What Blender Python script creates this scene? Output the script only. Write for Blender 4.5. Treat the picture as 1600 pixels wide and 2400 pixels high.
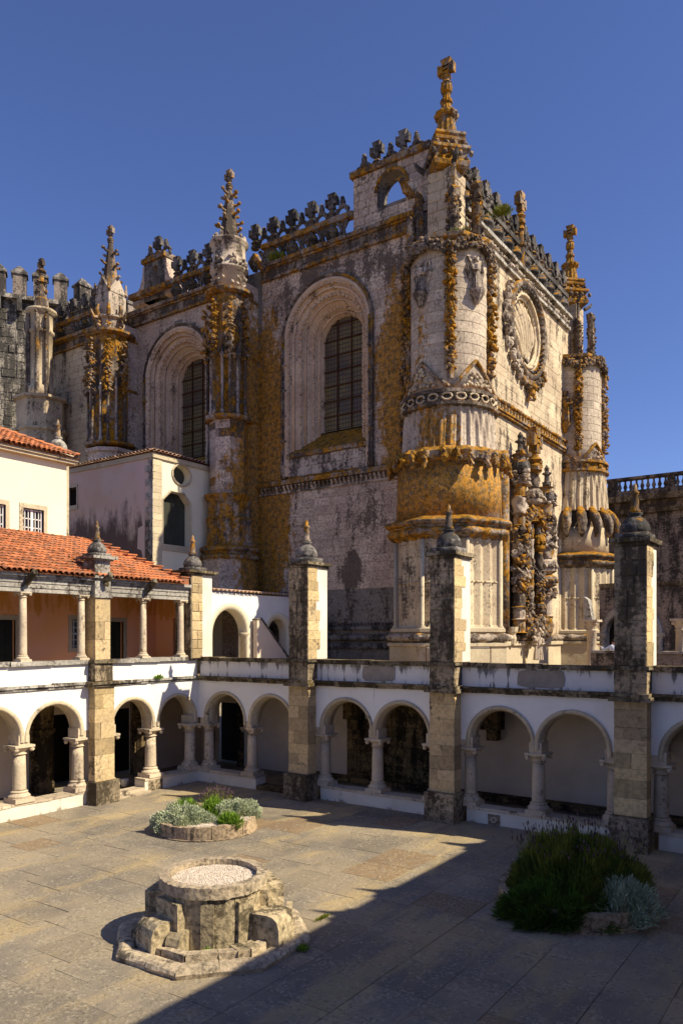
import bpy, math, random
import numpy as np
from mathutils import Vector, Matrix
R = random.Random(7); NR = np.random.default_rng(5)
PI = math.pi; sin = math.sin; cos = math.cos
sc = bpy.context.scene
for o in list(bpy.data.objects): bpy.data.objects.remove(o)
col = sc.collection

# ------------------------------------------------------------------ camera
cd = bpy.data.cameras.new('camera'); cam = bpy.data.objects.new('camera', cd); col.objects.link(cam)
cam.location = (23.10, -22.77, 6.0)
cam.rotation_euler = (PI/2, 0, math.radians(34.85))
cd.sensor_fit = 'AUTO'; cd.sensor_width = 36; cd.lens = 26.94; cd.shift_y = -(-0.12167)
cd.clip_start = .1; cd.clip_end = 800
sc.camera = cam
# ------------------------------------------------------------------ light
SUN = Vector((1.03, .27, 1.0)).normalized()
ELEV = math.asin(SUN.z); AZ = math.atan2(SUN.x, SUN.y)
w = bpy.data.worlds.new('World'); sc.world = w; w.use_nodes = True
nt = w.node_tree; nt.nodes.clear()
sky = nt.nodes.new('ShaderNodeTexSky'); sky.sky_type = 'NISHITA'; sky.sun_disc = False
sky.sun_elevation = ELEV; sky.sun_rotation = AZ
sky.altitude = 0; sky.air_density = .9; sky.dust_density = 0.35; sky.ozone_density = 5.0
bg = nt.nodes.new('ShaderNodeBackground'); bg.inputs[1].default_value = .096
out = nt.nodes.new('ShaderNodeOutputWorld')
tint = nt.nodes.new('ShaderNodeMix'); tint.data_type = 'RGBA'; tint.blend_type = 'MULTIPLY'; tint.inputs[0].default_value = 1; tint.inputs[7].default_value = (.78, .76, 1.0, 1)
nt.links.new(sky.outputs[0], tint.inputs[6]); nt.links.new(tint.outputs[2], bg.inputs[0]); nt.links.new(bg.outputs[0], out.inputs[0])
sd = bpy.data.lights.new('sun', 'SUN'); sd.energy = 5.0; sd.angle = math.radians(.5); sd.color = (1, .90, .68)
so = bpy.data.objects.new('sun', sd); col.objects.link(so)
so.rotation_euler = SUN.to_track_quat('Z', 'Y').to_euler(); so.location = (40, 10, 60)
sc.view_settings.view_transform = 'Standard'; sc.view_settings.look = 'None'
sc.view_settings.exposure = 0.60; sc.view_settings.gamma = 1
sc.view_settings.use_curve_mapping = False

# ------------------------------------------------------------------ materials
class N:
    def __init__(s, name):
        s.m = bpy.data.materials.new(name); s.m.use_nodes = True
        s.t = s.m.node_tree; s.b = s.t.nodes['Principled BSDF']
        s.b.inputs['Roughness'].default_value = .9
        s.b.inputs['Specular IOR Level'].default_value = .15
        g = s.n('ShaderNodeNewGeometry'); s.pos = g.outputs['Position']; s.nor = g.outputs['Normal']
    def n(s, t): return s.t.nodes.new(t)
    def l(s, a, b): s.t.links.new(a, b)
    def setin(s, sock, v):
        if hasattr(v, 'is_output'): s.l(v, sock)
        else: sock.default_value = v
    def noise(s, scale, detail=4, rough=.6, stretch=(1,1,1), off=0, dist=0):
        mp = s.n('ShaderNodeVectorMath'); mp.operation = 'MULTIPLY_ADD'
        s.l(s.pos, mp.inputs[0]); mp.inputs[1].default_value = stretch; mp.inputs[2].default_value = (off, off*1.7, off*.6)
        t = s.n('ShaderNodeTexNoise'); s.l(mp.outputs[0], t.inputs['Vector'])
        t.inputs['Scale'].default_value = scale; t.inputs['Detail'].default_value = detail
        t.inputs['Roughness'].default_value = rough; t.inputs['Distortion'].default_value = dist
        return t.outputs['Fac']
    def ramp(s, v, a, b, lo=0., hi=1.):
        t = s.n('ShaderNodeMapRange'); t.interpolation_type = 'SMOOTHSTEP'
        s.setin(t.inputs[0], v); t.inputs[1].default_value = a; t.inputs[2].default_value = b
        t.inputs[3].default_value = lo; t.inputs[4].default_value = hi
        return t.outputs[0]
    def math(s, op, a, b=0., clamp=False):
        t = s.n('ShaderNodeMath'); t.operation = op; t.use_clamp = clamp
        s.setin(t.inputs[0], a); s.setin(t.inputs[1], b); return t.outputs[0]
    def mix(s, f, a, b, mode='MIX'):
        t = s.n('ShaderNodeMix'); t.data_type = 'RGBA'; t.blend_type = mode
        s.setin(t.inputs[0], f); s.setin(t.inputs[6], a if hasattr(a, 'is_output') else (*a, 1)); s.setin(t.inputs[7], b if hasattr(b, 'is_output') else (*b, 1))
        return t.outputs[2]
    def blob(s, c, r, k=1.):
        a = s.n('ShaderNodeVectorMath'); a.operation = 'SUBTRACT'; s.l(s.pos, a.inputs[0]); a.inputs[1].default_value = c
        b = s.n('ShaderNodeVectorMath'); b.operation = 'DIVIDE'; s.l(a.outputs[0], b.inputs[0]); b.inputs[1].default_value = r
        d = s.n('ShaderNodeVectorMath'); d.operation = 'LENGTH'; s.l(b.outputs[0], d.inputs[0])
        return s.ramp(d.outputs['Value'], .35, 1.3, k, 0.)
    def rand(s): return s.n('ShaderNodeObjectInfo').outputs['Random']
    def bump(s, h, dist=.02, strength=.6):
        b = s.n('ShaderNodeBump'); b.inputs['Distance'].default_value = dist; b.inputs['Strength'].default_value = strength
        s.l(h, b.inputs['Height']); s.l(b.outputs[0], s.b.inputs['Normal'])
    def done(s, c, rough=None):
        s.l(c, s.b.inputs['Base Color'])
        if rough is not None: s.setin(s.b.inputs['Roughness'], rough)
        return s.m

OCH = (.46, .20, .006); OLIVE2 = (.12, .065, .008)
def stone(name, base, base2, dark=(.052, .038, .030), damt=.35, lich=.3, lmask=(), dmask=(), rnd=.25, up=.35, lcol=OCH, bump=.03, lscale=3.2, fm=.5):
    n = N(name)
    c = n.mix(n.ramp(n.noise(.55, 3), .35, .65), base, base2)
    fine = n.noise(9, 6, .7)
    c = n.mix(n.ramp(fine, .38, .66, 0, fm), c, tuple(x*.42 for x in base2))
    # per stone variation
    rv = n.math('MULTIPLY_ADD', n.rand(), rnd); rv.node.inputs[2].default_value = 1-rnd*.6
    cc = n.n('ShaderNodeCombineColor'); [n.l(rv, cc.inputs[i]) for i in range(3)]
    c = n.mix(1., c, cc.outputs[0], 'MULTIPLY')
    # dark weathering: streaks and mottling
    st = n.noise(1.7, 5, .65, (1, 1, .16), 3.1)
    mo = n.noise(1.1, 6, .7, (1, 1, 1), 9)
    d = n.math('ADD', n.math('MULTIPLY', st, .55), n.math('MULTIPLY', mo, .45))
    d = n.math('ADD', d, n.math('MULTIPLY', n.math('SUBTRACT', fine, .5), .35))
    for m in dmask: d = n.math('ADD', d, n.blob(*m))
    d = n.ramp(d, .64-damt*.4, .76-damt*.4)
    c = n.mix(n.math('MULTIPLY', d, .9), c, dark)
    # lichen
    li = n.math('ADD', n.math('MULTIPLY', n.noise(lscale, 6, .75, (1, 1, .6), 17), .6), n.math('MULTIPLY', n.noise(.7, 4, .6, (1, 1, .5), 23), .4))
    sx = n.n('ShaderNodeSeparateXYZ'); n.l(n.nor, sx.inputs[0])
    li = n.math('ADD', li, n.ramp(sx.outputs[2], .25, .9, 0, up*.45))
    for m in lmask: li = n.math('ADD', li, n.blob(*m))
    lf = n.ramp(li, .68-lich*.36, .76-lich*.36)
    lc = n.mix(n.ramp(n.noise(4.5, 6, .75, (1, 1, 1), 31), .40, .60), lcol, OLIVE2 if lcol == OCH else tuple(x*.45 for x in lcol))
    spk = n.ramp(n.noise(16, 5, .8, (1, 1, 1), 41), .36, .50, .45, 1.)
    c = n.mix(n.math('MULTIPLY', n.math('MULTIPLY', lf, .95), spk), c, lc)
    n.bump(n.math('ADD', fine, n.math('MULTIPLY', n.noise(2.5, 6, .7), 1.2)), bump, .7)
    return n.done(c)

CR = (.72, .57, .43); CR2 = (.52, .39, .30)
LM = [((-3.2, 8, 15.0), (2.1, 2.5, 9.5), .26), ((4.9, 8, 18), (1.5, 2.2, 5.2), .24), ((-3.0, 8, 10.5), (1.4, 2.5, 3.5), .2), ((.8, 7.7, 14.0), (3.4, .8, .5), .3)]
DM = [((1.5, 8, 23.6), (6, 1.5, 1.7), .14), ((3.4, 8, 12), (1.5, .6, 1.6), .10), ((2.2, 8, 9.2), (.75, .6, 1.0), .22)]
M = {}
M['wall'] = stone('weathered_limestone', CR, CR2, dark=(.10, .072, .055), lich=.26, damt=.27, fm=.75, lmask=LM, dmask=DM)
M['wall_light'] = stone('pale_limestone', (.64, .52, .35), (.48, .37, .25), lich=.12, damt=.34, up=.2, rnd=.18, fm=.25)
M['mortar'] = stone('mortar', (.30, .26, .22), (.22, .19, .16), lich=.12, damt=.35, lmask=LM)
M['carved'] = stone('carved_limestone', (.42, .33, .25), (.28, .22, .17), lich=.40, damt=.60, up=.5, rnd=.3)
M['carved_light'] = stone('carved_pale_limestone', (.56, .46, .36), (.40, .32, .25), lich=.18, damt=.46, up=.3, fm=.25)
M['window_stone'] = stone('pinkish_window_stone', (.72, .54, .38), (.56, .40, .28), lich=.16, damt=.26, up=.2, fm=.35)
M['lichen'] = stone('lichen_stone', (.42, .33, .25), (.28, .22, .17), lich=.62, damt=.52, up=.4)
M['drum'] = stone('lichen_drum_stone', (.64, .53, .40), (.48, .38, .29), lich=.20, damt=.24, fm=.6, up=.3, lmask=[((7.1, 6.6, 12.25), (3.8, 3.1, 1.75), .58), ((8.3, 5.9, 14.6), (.9, 1.0, 2.2), .16), ((7.3, 6.2, 17.6), (1.0, 1.4, 3.6), .13), ((9.5, 9.0, 12.2), (1.6, 1.6, 2.), .12)], lscale=5)
M['grey'] = stone('grey_weathered_stone', (.26, .23, .20), (.18, .16, .145), dark=(.035, .032, .03), damt=.5, lich=.1, up=.35)
M['crest'] = stone('dark_crest_stone', (.20, .175, .155), (.12, .105, .095), dark=(.03, .027, .025), damt=.5, lich=.22, up=.5)
M['moss'] = stone('mossy_coping', (.34, .27, .18), (.20, .16, .10), dark=(.04, .03, .018), damt=.5, fm=.7, lich=.35, up=.1, lcol=(.16, .10, .02))
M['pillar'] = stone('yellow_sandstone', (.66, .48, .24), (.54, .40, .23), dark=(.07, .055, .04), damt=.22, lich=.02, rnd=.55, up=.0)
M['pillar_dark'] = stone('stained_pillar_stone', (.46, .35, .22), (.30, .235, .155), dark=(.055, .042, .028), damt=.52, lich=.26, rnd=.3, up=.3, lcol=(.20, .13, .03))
M['foot'] = stone('stained_foot_stone', (.42, .33, .22), (.26, .205, .14), dark=(.05, .038, .025), damt=.48, fm=.8, lich=.18, rnd=.4, up=.3, lcol=(.17, .12, .05))
M['column'] = stone('column_stone', (.64, .52, .37), (.50, .40, .29), damt=.26, lich=-.1, up=0, rnd=.2, fm=.25)
M['trim'] = stone('trim_limestone', (.60, .50, .34), (.48, .39, .27), damt=.2, lich=-.05, up=.2, rnd=.2, fm=.25)
M['beam'] = stone('beam_stone', (.48, .44, .38), (.34, .31, .27), damt=.42, lich=.0, up=.35, rnd=.2)
M['fountain'] = stone('fountain_stone', (.58, .46, .29), (.40, .32, .20), dark=(.07, .055, .036), damt=.42, fm=.8, lscale=5, lich=.08, rnd=.25, up=.0, bump=.05)
M['fountain_top'] = stone('pale_kerb_stone', (.62, .50, .34), (.46, .36, .25), dark=(.09, .075, .055), damt=.30, lich=-.1, rnd=.25, up=0, bump=.07, fm=.8)
M['planter'] = stone('planter_stone', (.50, .37, .24), (.36, .27, .18), damt=.36, lich=.0, fm=.8, rnd=.2, up=0, bump=.04)
M['rubble'] = stone('rubble_wall', (.46, .40, .32), (.30, .26, .22), dark=(.04, .036, .032), damt=.6, lich=.02, rnd=.4, up=.1, bump=.08)
M['palace'] = stone('palace_stone', (.34, .27, .22), (.22, .18, .15), dark=(.03, .027, .025), damt=.5, lich=0, up=.2)

def paving():
    n = N('paving_stone')
    c = n.mix(n.ramp(n.noise(.35, 4), .38, .62), (.31, .25, .175), (.20, .17, .135))
    c = n.mix(n.ramp(n.noise(.6, 6, .68, (1, .35, 1), 4), .50, .64, 0, .85), c, (.40, .30, .16))
    rv = n.math('MULTIPLY_ADD', n.rand(), .26); rv.node.inputs[2].default_value = .86
    cc = n.n('ShaderNodeCombineColor'); [n.l(rv, cc.inputs[i]) for i in range(3)]
    c = n.mix(1., c, cc.outputs[0], 'MULTIPLY')
    brown = n.ramp(n.rand(), .93, .94); c = n.mix(n.math('MULTIPLY', brown, .6), c, (.22, .13, .06))
    g = n.noise(14, 6, .75, (1, 1, 1), 2); sp = n.noise(3, 4, .7, (1, 1, 1), 8)
    rough = n.math('MULTIPLY', n.ramp(g, .5, .58), n.ramp(sp, .42, .56))
    c = n.mix(n.math('MULTIPLY', rough, .5), c, (.48, .41, .30))
    dk = n.math('MULTIPLY', n.ramp(n.noise(11, 6, .75, (1, 1, 1), 12), .5, .63), n.ramp(sp, .4, .55))
    c = n.mix(n.math('MULTIPLY', dk, .5), c, (.08, .065, .045))
    n.bump(n.math('ADD', g, n.math('MULTIPLY', n.noise(3, 6, .7), 1.5)), .035, .8)
    return n.done(c)
M['paving'] = paving()
def flat(name, c1, c2, sc_=.8, rough=.9, spots=None, bump=.01, rnd=0., metal=0.):
    n = N(name); c = n.mix(n.ramp(n.noise(sc_, 5), .35, .65), c1, c2)
    if rnd:
        rv = n.math('MULTIPLY_ADD', n.rand(), rnd); rv.node.inputs[2].default_value = 1-rnd*.55
        cc = n.n('ShaderNodeCombineColor'); [n.l(rv, cc.inputs[i]) for i in range(3)]
        c = n.mix(1., c, cc.outputs[0], 'MULTIPLY')
    if spots: c = n.mix(n.ramp(n.noise(spots[1], 6, .7, spots[4] if len(spots) > 4 else (1, 1, 1), 5), spots[2], spots[3]), c, spots[0])
    if bump: n.bump(n.noise(12, 5, .7), bump, .5)
    n.b.inputs['Metallic'].default_value = metal
    return n.done(c, rough)
def plaster(name, c1, c2, stain=(.08, .07, .065), amt=.3, band=None, bscale=2.2, st=.16, soft=.12):
    n = N(name); c = n.mix(n.ramp(n.noise(.6, 5), .35, .65), c1, c2)
    s = n.math('MULTIPLY_ADD', n.noise(bscale, 6, .72, (1, 1, st), 3), 2.0); s.node.inputs[2].default_value = -.5; mo = n.noise(1.3, 6, .72, (1, 1, 1), 7)
    d = n.math('ADD', n.math('MULTIPLY', s, .6), n.math('MULTIPLY', mo, .4))
    if band:
        for (z0, z1, k) in band:
            sx = n.n('ShaderNodeSeparateXYZ'); n.l(n.pos, sx.inputs[0])
            d = n.math('ADD', d, n.ramp(sx.outputs[2], z0, z1, 0, k) if z1 > z0 else n.ramp(sx.outputs[2], z1, z0, k, 0))
    d = n.ramp(d, .72-amt*.4, .72+soft-amt*.4)
    c = n.mix(n.math('MULTIPLY', d, .85), c, stain)
    n.bump(n.noise(7, 6, .7), .015, .5)
    return n.done(c)
M['white'] = plaster('white_limewash', (.80, .77, .72), (.74, .70, .65), stain=(.36,.31,.26), amt=.15, soft=.25, st=.10)
M['white_sun'] = M['white']
M['parapet_stained'] = plaster('stained_white_limewash', (.74, .71, .67), (.66, .63, .60), stain=(.10, .09, .085), amt=.04, band=[(4.4, 5.05, .24), (4.66, 4.4, .16)], bscale=4., st=.10)
M['plinth'] = plaster('flaking_limewash', (.74, .68, .58), (.62, .56, .46), stain=(.24, .19, .13), amt=.16, band=[(.2, .0, .14)])
M['gallery_inner'] = plaster('faded_inner_plaster', (.76, .62, .48), (.66, .53, .40), stain=(.42, .31, .2), amt=.10)
M['annex_wall'] = plaster('stained_pink_plaster', (.62, .46, .38), (.58, .40, .30), stain=(.055, .03, .026), amt=.20, band=[(14.0, 9.6, .60)], bscale=1.2, st=.30, soft=.30)
M['annex_plain'] = plaster('pale_pink_plaster', (.62, .46, .40), (.56, .42, .36), stain=(.2, .12, .1), amt=.0)
M['cream'] = plaster('cream_plaster', (.80, .72, .52), (.74, .66, .48), stain=(.05, .045, .035), amt=-.12)
M['loggia'] = plaster('ochre_pink_plaster', (.92, .42, .17), (.90, .44, .24), stain=(.70, .29, .05), amt=.0, band=[(6.3, 7.2, .3)])
M['patch'] = flat('bare_render_patch', (.33, .28, .23), (.27, .23, .19), 3)
M['tile'] = flat('terracotta_tile', (.50, .16, .06), (.34, .14, .075), 3, spots=((.17, .10, .065), 2.2, .50, .68), rnd=.75)
M['tile_pale'] = flat('weathered_tile', (.50, .36, .26), (.42, .24, .15), 4, spots=((.2, .15, .1), 6, .55, .7), rnd=.3)
M['tile_pan'] = flat('tile_channel', (.20, .07, .03), (.15, .06, .03), 3)
M['dark'] = flat('painted_dark_interior', (.018, .014, .01), (.012, .01, .008), 1, bump=0)  # near-black colour paints the shade of unlit rooms behind openings
M['door'] = flat('dark_green_door', (.03, .032, .022), (.024, .024, .018), 3, .6)
M['brown_stone'] = stone('brown_inner_stone', (.26, .18, .085), (.15, .105, .055), dark=(.02, .016, .012), damt=.5, lich=0, up=0, rnd=.5)
M['frame'] = flat('white_paint', (.75, .74, .70), (.68, .67, .63), 4, .5, bump=0)
M['glass'] = flat('dark_glass', (.02, .022, .026), (.012, .012, .014), 2, .12, bump=0)
def lattice():
    n = N('leaded_glass')
    v = n.n('ShaderNodeTexVoronoi'); v.inputs['Scale'].default_value = 5.5; v.inputs['Randomness'].default_value = .12
    mp = n.n('ShaderNodeVectorMath'); mp.operation = 'MULTIPLY'; n.l(n.pos, mp.inputs[0]); mp.inputs[1].default_value = (1, 0, .8)
    n.l(mp.outputs[0], v.inputs['Vector']); v.feature = 'DISTANCE_TO_EDGE'
    e = n.ramp(v.outputs['Distance'], .06, .16)
    c = n.mix(n.ramp(n.noise(.55, 3, .5), .4, .62), (.12, .085, .05), (.20, .15, .05))  # olive-brown reflected tones are put into the glass colour
    c = n.mix(e, (.05, .04, .03), c)
    n.bump(n.noise(5, 2), .03, .4)
    n.b.inputs['Specular IOR Level'].default_value = .25
    return n.done(c, .4)
M['leaded'] = lattice()
M['annex_glass'] = flat('grey_green_glass', (.07, .075, .055), (.05, .05, .04), .8, .2, bump=0)
M['iron'] = flat('rusty_iron', (.10, .04, .018), (.06, .03, .02), 4, .7)
M['gravel'] = flat('white_gravel', (.66, .58, .50), (.56, .46, .36), 14, rnd=0, spots=((.42, .26, .16), 20, .58, .68), bump=0)
M['rope'] = flat('white_cord', (.7, .7, .68), (.6, .6, .58), 3, bump=0)
M['shirt'] = flat('light_blue_shirt', (.62, .66, .76), (.55, .6, .7), 3); M['skin'] = flat('skin', (.42, .22, .14), (.40, .2, .13), 3, .6)
M['trousers'] = flat('dark_trousers', (.03, .03, .045), (.025, .025, .03), 3); M['hair'] = flat('dark_hair', (.03, .018, .012), (.02, .012, .01), 3)
def leafm(name, a, b, k=7.):
    n = N(name); c = n.mix(n.ramp(n.noise(k, 4, .7), .38, .62), a, b)
    n.b.inputs['Subsurface Weight'].default_value = 0
    return n.done(c, .75)
M['silver'] = leafm('silver_leaves', (.50, .53, .36), (.30, .34, .20), 11.)
M['green'] = leafm('green_leaves', (.20, .33, .03), (.10, .18, .02))
M['darkgreen'] = leafm('dark_green_leaves', (.09, .15, .015), (.04, .075, .01), 3)
M['lavstem'] = leafm('lavender_stems', (.20, .21, .03), (.09, .12, .018), 2.5)
M['lavflower'] = leafm('lavender_flowers', (.14, .075, .10), (.07, .04, .05))

# ------------------------------------------------------------------ mesh helpers
_t = (1+5**.5)/2
ICO_V = [Vector(v).normalized() for v in [(-1,_t,0),(1,_t,0),(-1,-_t,0),(1,-_t,0),(0,-1,_t),(0,1,_t),(0,-1,-_t),(0,1,-_t),(_t,0,-1),(_t,0,1),(-_t,0,-1),(-_t,0,1)]]
ICO_F = [(0,11,5),(0,5,1),(0,1,7),(0,7,10),(0,10,11),(1,5,9),(5,11,4),(11,10,2),(10,7,6),(7,1,8),(3,9,4),(3,4,2),(3,2,6),(3,6,8),(3,8,9),(4,9,5),(2,4,11),(6,2,10),(8,6,7),(9,8,1)]
class MB:
    def __init__(s): s.v = []; s.f = []
    def add(s, vs, fs):
        b = len(s.v); s.v += [tuple(p) for p in vs]; s.f += [tuple(i+b for i in f) for f in fs]; return s
    def box(s, x0, x1, y0, y1, z0, z1, j=0., taper=0.):
        c = [(x0,y0,z0),(x1,y0,z0),(x1,y1,z0),(x0,y1,z0),(x0+taper,y0+taper,z1),(x1-taper,y0+taper,z1),(x1-taper,y1-taper,z1),(x0+taper,y1-taper,z1)]
        if j: c = [(a+R.uniform(-j,j), b_+R.uniform(-j,j), c_+R.uniform(-j,j)) for a, b_, c_ in c]
        return s.add(c, [(0,3,2,1),(4,5,6,7),(0,1,5,4),(1,2,6,5),(2,3,7,6),(3,0,4,7)])
    def lathe(s, cx, cy, prof, n=24, mod=None, a0=0., a1=2*PI, cap=True):
        full = abs(a1-a0-2*PI) < 1e-6; m = n if full else n+1; vs = []
        for (z, r) in prof:
            for i in range(m):
                th = a0+(a1-a0)*i/n; rr = mod(th, z, r) if mod else r
                vs.append((cx+rr*cos(th), cy+rr*sin(th), z))
        fs = []
        for k in range(len(prof)-1):
            for i in range(n):
                j = (i+1) % m; fs.append((k*m+i, k*m+j, (k+1)*m+j, (k+1)*m+i))
        if cap and full: fs.append(tuple(range(m))[::-1]); fs.append(tuple((len(prof)-1)*m+i for i in range(m)))
        return s.add(vs, fs)
    def blob(s, c, r, j=.18, rot=None):
        if not hasattr(r, '__len__'): r = (r, r, r)
        vs = []
        for p in ICO_V:
            k = 1+R.uniform(-j, j); q = Vector((p.x*r[0]*k, p.y*r[1]*k, p.z*r[2]*k))
            if rot: q = rot @ q
            vs.append((c[0]+q.x, c[1]+q.y, c[2]+q.z))
        return s.add(vs, ICO_F)
    def tube(s, pts, r, n=8, twist=0., lobes=0, amp=.25, closed=False):
        pts = [Vector(p) for p in pts]; m = len(pts); vs = []; L = 0
        for i, p in enumerate(pts):
            a = pts[(i-1) % m] if (closed or i > 0) else p; b = pts[(i+1) % m] if (closed or i < m-1) else p
            t = (b-a).normalized(); up = Vector((0,0,1)) if abs(t.z) < .9 else Vector((1,0,0))
            x = t.cross(up).normalized(); y = t.cross(x)
            if i: L += (p-pts[i-1]).length
            ri = r[i] if hasattr(r, '__len__') else r
            for k in range(n):
                th = 2*PI*k/n; rr = ri*(1+amp*cos(lobes*th+L*twist)) if lobes else ri
                vs.append(p+x*(rr*cos(th))+y*(rr*sin(th)))
        fs = []
        for i in range(m if closed else m-1):
            for k in range(n):
                a, b = i*n+k, i*n+(k+1) % n; c, d = ((i+1) % m)*n+(k+1) % n, ((i+1) % m)*n+k
                fs.append((a, b, c, d))
        if not closed: fs += [tuple(range(n))[::-1], tuple((m-1)*n+k for k in range(n))]
        return s.add(vs, fs)
    def quad(s, a, b, c, d): return s.add([a, b, c, d], [(0,1,2,3)])
    def prism(s, poly, ax, d0, d1):
        # poly list of 2D pts, extruded along axis ax (0 x,1 y,2 z)
        def P(u, v, d): return {0: (d, u, v), 1: (u, d, v), 2: (u, v, d)}[ax]
        n = len(poly); vs = [P(u, v, d0) for u, v in poly]+[P(u, v, d1) for u, v in poly]
        fs = [tuple(range(n)), tuple(range(n, 2*n))[::-1]]+[(i, (i+1) % n, n+(i+1) % n, n+i) for i in range(n)]
        return s.add(vs, fs)
    def mesh(s, name, m, smooth=False):
        me = bpy.data.meshes.new(name); me.from_pydata(s.v, [], s.f); me.materials.append(M[m] if isinstance(m, str) else m)
        if smooth: me.polygons.foreach_set('use_smooth', [True]*len(me.polygons))
        me.update(); return me
    def o(s, name, m, parent=None, smooth=False, kind=None, label=None):
        return link(name, s.mesh(name, m, smooth), parent, kind=kind, label=label)
ROOT = {}
def link(name, me, parent=None, loc=(0,0,0), rz=0, scale=(1,1,1), kind=None, label=None):
    o = bpy.data.objects.new(name, me); col.objects.link(o)
    o.location = loc; o.rotation_euler = (0, 0, rz); o.scale = scale
    if parent is not None:
        o.parent = parent; rl = ROOT.get(parent.name)
        if rl: o.matrix_parent_inverse = Matrix.Translation(rl).inverted()
    if kind: o['kind'] = kind
    if label: o['label'] = label
    return o
def thing(name, label, cat, loc=(0,0,0), group=None):
    o = bpy.data.objects.new(name, None); col.objects.link(o); o.location = loc; o['label'] = label; o['category'] = cat
    o.empty_display_size = .3
    if group: o['group'] = group
    ROOT[o.name] = Vector(loc); return o
def tag(o, label, cat, group=None):
    o['label'] = label; o['category'] = cat
    if group: o['group'] = group
    return o
class Fr:
    """vertical wall frame: axis 'Y' faces -y at y=p; axis 'X' faces +x at x=p; d goes into the wall"""
    def __init__(s, ax, p): s.ax = ax; s.p = p
    def __call__(s, u, z, d=0.): return (u, s.p+d, z) if s.ax == 'Y' else (s.p-d, u, z)
def arch_path(c, r, sp, b, n=14, ry=None):
    ry = ry or r
    return [(c-r, b), (c-r, sp)]+[(c-r*cos(PI*i/n), sp+ry*sin(PI*i/n)) for i in range(1, n)]+[(c+r, sp), (c+r, b)]
def wall(mb, fr, u0, u1, z0, z1, paths=(), th=.5, caps=True):
    cur = u0
    def rect(a, b, c, d_):
        if b-a < 1e-4 or d_-c < 1e-4: return
        for d in (0, th): mb.quad(fr(a, c, d), fr(b, c, d), fr(b, d_, d), fr(a, d_, d))
    for p in sorted(paths, key=lambda q: q[0][0]):
        a, b = p[0][0], p[-1][0]; bot = p[0][1]
        rect(cur, a, z0, z1); rect(a, b, z0, bot)
        for (p0, p1) in zip(p[:-1], p[1:]):
            if abs(p1[0]-p0[0]) > 1e-5:
                for d in (0, th): mb.quad(fr(p0[0], p0[1], d), fr(p1[0], p1[1], d), fr(p1[0], z1, d), fr(p0[0], z1, d))
            mb.quad(fr(*p0, 0), fr(*p1, 0), fr(*p1, th), fr(*p0, th))
        if bot > z0+1e-4: mb.quad(fr(a, bot, 0), fr(b, bot, 0), fr(b, bot, th), fr(a, bot, th))
        cur = b
    rect(cur, u1, z0, z1)
    if caps:
        for u in (u0, u1): mb.quad(fr(u, z0, 0), fr(u, z0, th), fr(u, z1, th), fr(u, z1, 0))
        mb.quad(fr(u0, z1, 0), fr(u1, z1, 0), fr(u1, z1, th), fr(u0, z1, th))
        if not paths: mb.quad(fr(u0, z0, 0), fr(u1, z0, 0), fr(u1, z0, th), fr(u0, z0, th))
def loft(mb, fr, rings):
    """rings: list of (path, depth); joins successive equal length paths"""
    n = len(rings[0][0]); vs = []; fs = []
    for p, d in rings: vs += [fr(u, z, d) for u, z in p]
    for k in range(len(rings)-1):
        for i in range(n-1): fs.append((k*n+i, k*n+i+1, (k+1)*n+i+1, (k+1)*n+i))
    mb.add(vs, fs)
def bx(mb, fr, u0, u1, z0, z1, d0, d1, j=0.):
    a = fr(u0, z0, d0); b = fr(u1, z1, d1)
    mb.box(min(a[0], b[0]), max(a[0], b[0]), min(a[1], b[1]), max(a[1], b[1]), z0, z1, j)
# unit stone with chamfered, slightly irregular edges; spans 0..1 in x (width), 0..1 in z, front at y=0, back y=1
UST = {}
def unit_stones(mat, ax):
    k = (mat, ax)
    if k not in UST:
        L = []
        for i in range(5):
            e = .035; vs = []
            for (x, z) in ((0,0),(1,0),(1,1),(0,1)):
                vs.append((x, 1., z))
            for (x, z) in ((0,0),(1,0),(1,1),(0,1)): vs.append((x, .3, z))
            for (x, z) in ((e,e*1.8),(1-e,e*1.8),(1-e,1-e*1.8),(e,1-e*1.8)):
                vs.append((x+R.uniform(-.015, .015), R.uniform(-.12, .06), z+R.uniform(-.02, .02)))
            fs = [(8,9,10,11),(4,5,9,8),(5,6,10,9),(6,7,11,10),(7,4,8,11),(0,1,5,4),(1,2,6,5),(2,3,7,6),(3,0,4,7)]
            if ax == 'X': vs = [(-y, x, z) for x, y, z in vs]
            b = MB(); b.add(vs, fs); L.append(b.mesh('stone', mat))
        UST[k] = L
    return UST[k]
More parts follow.
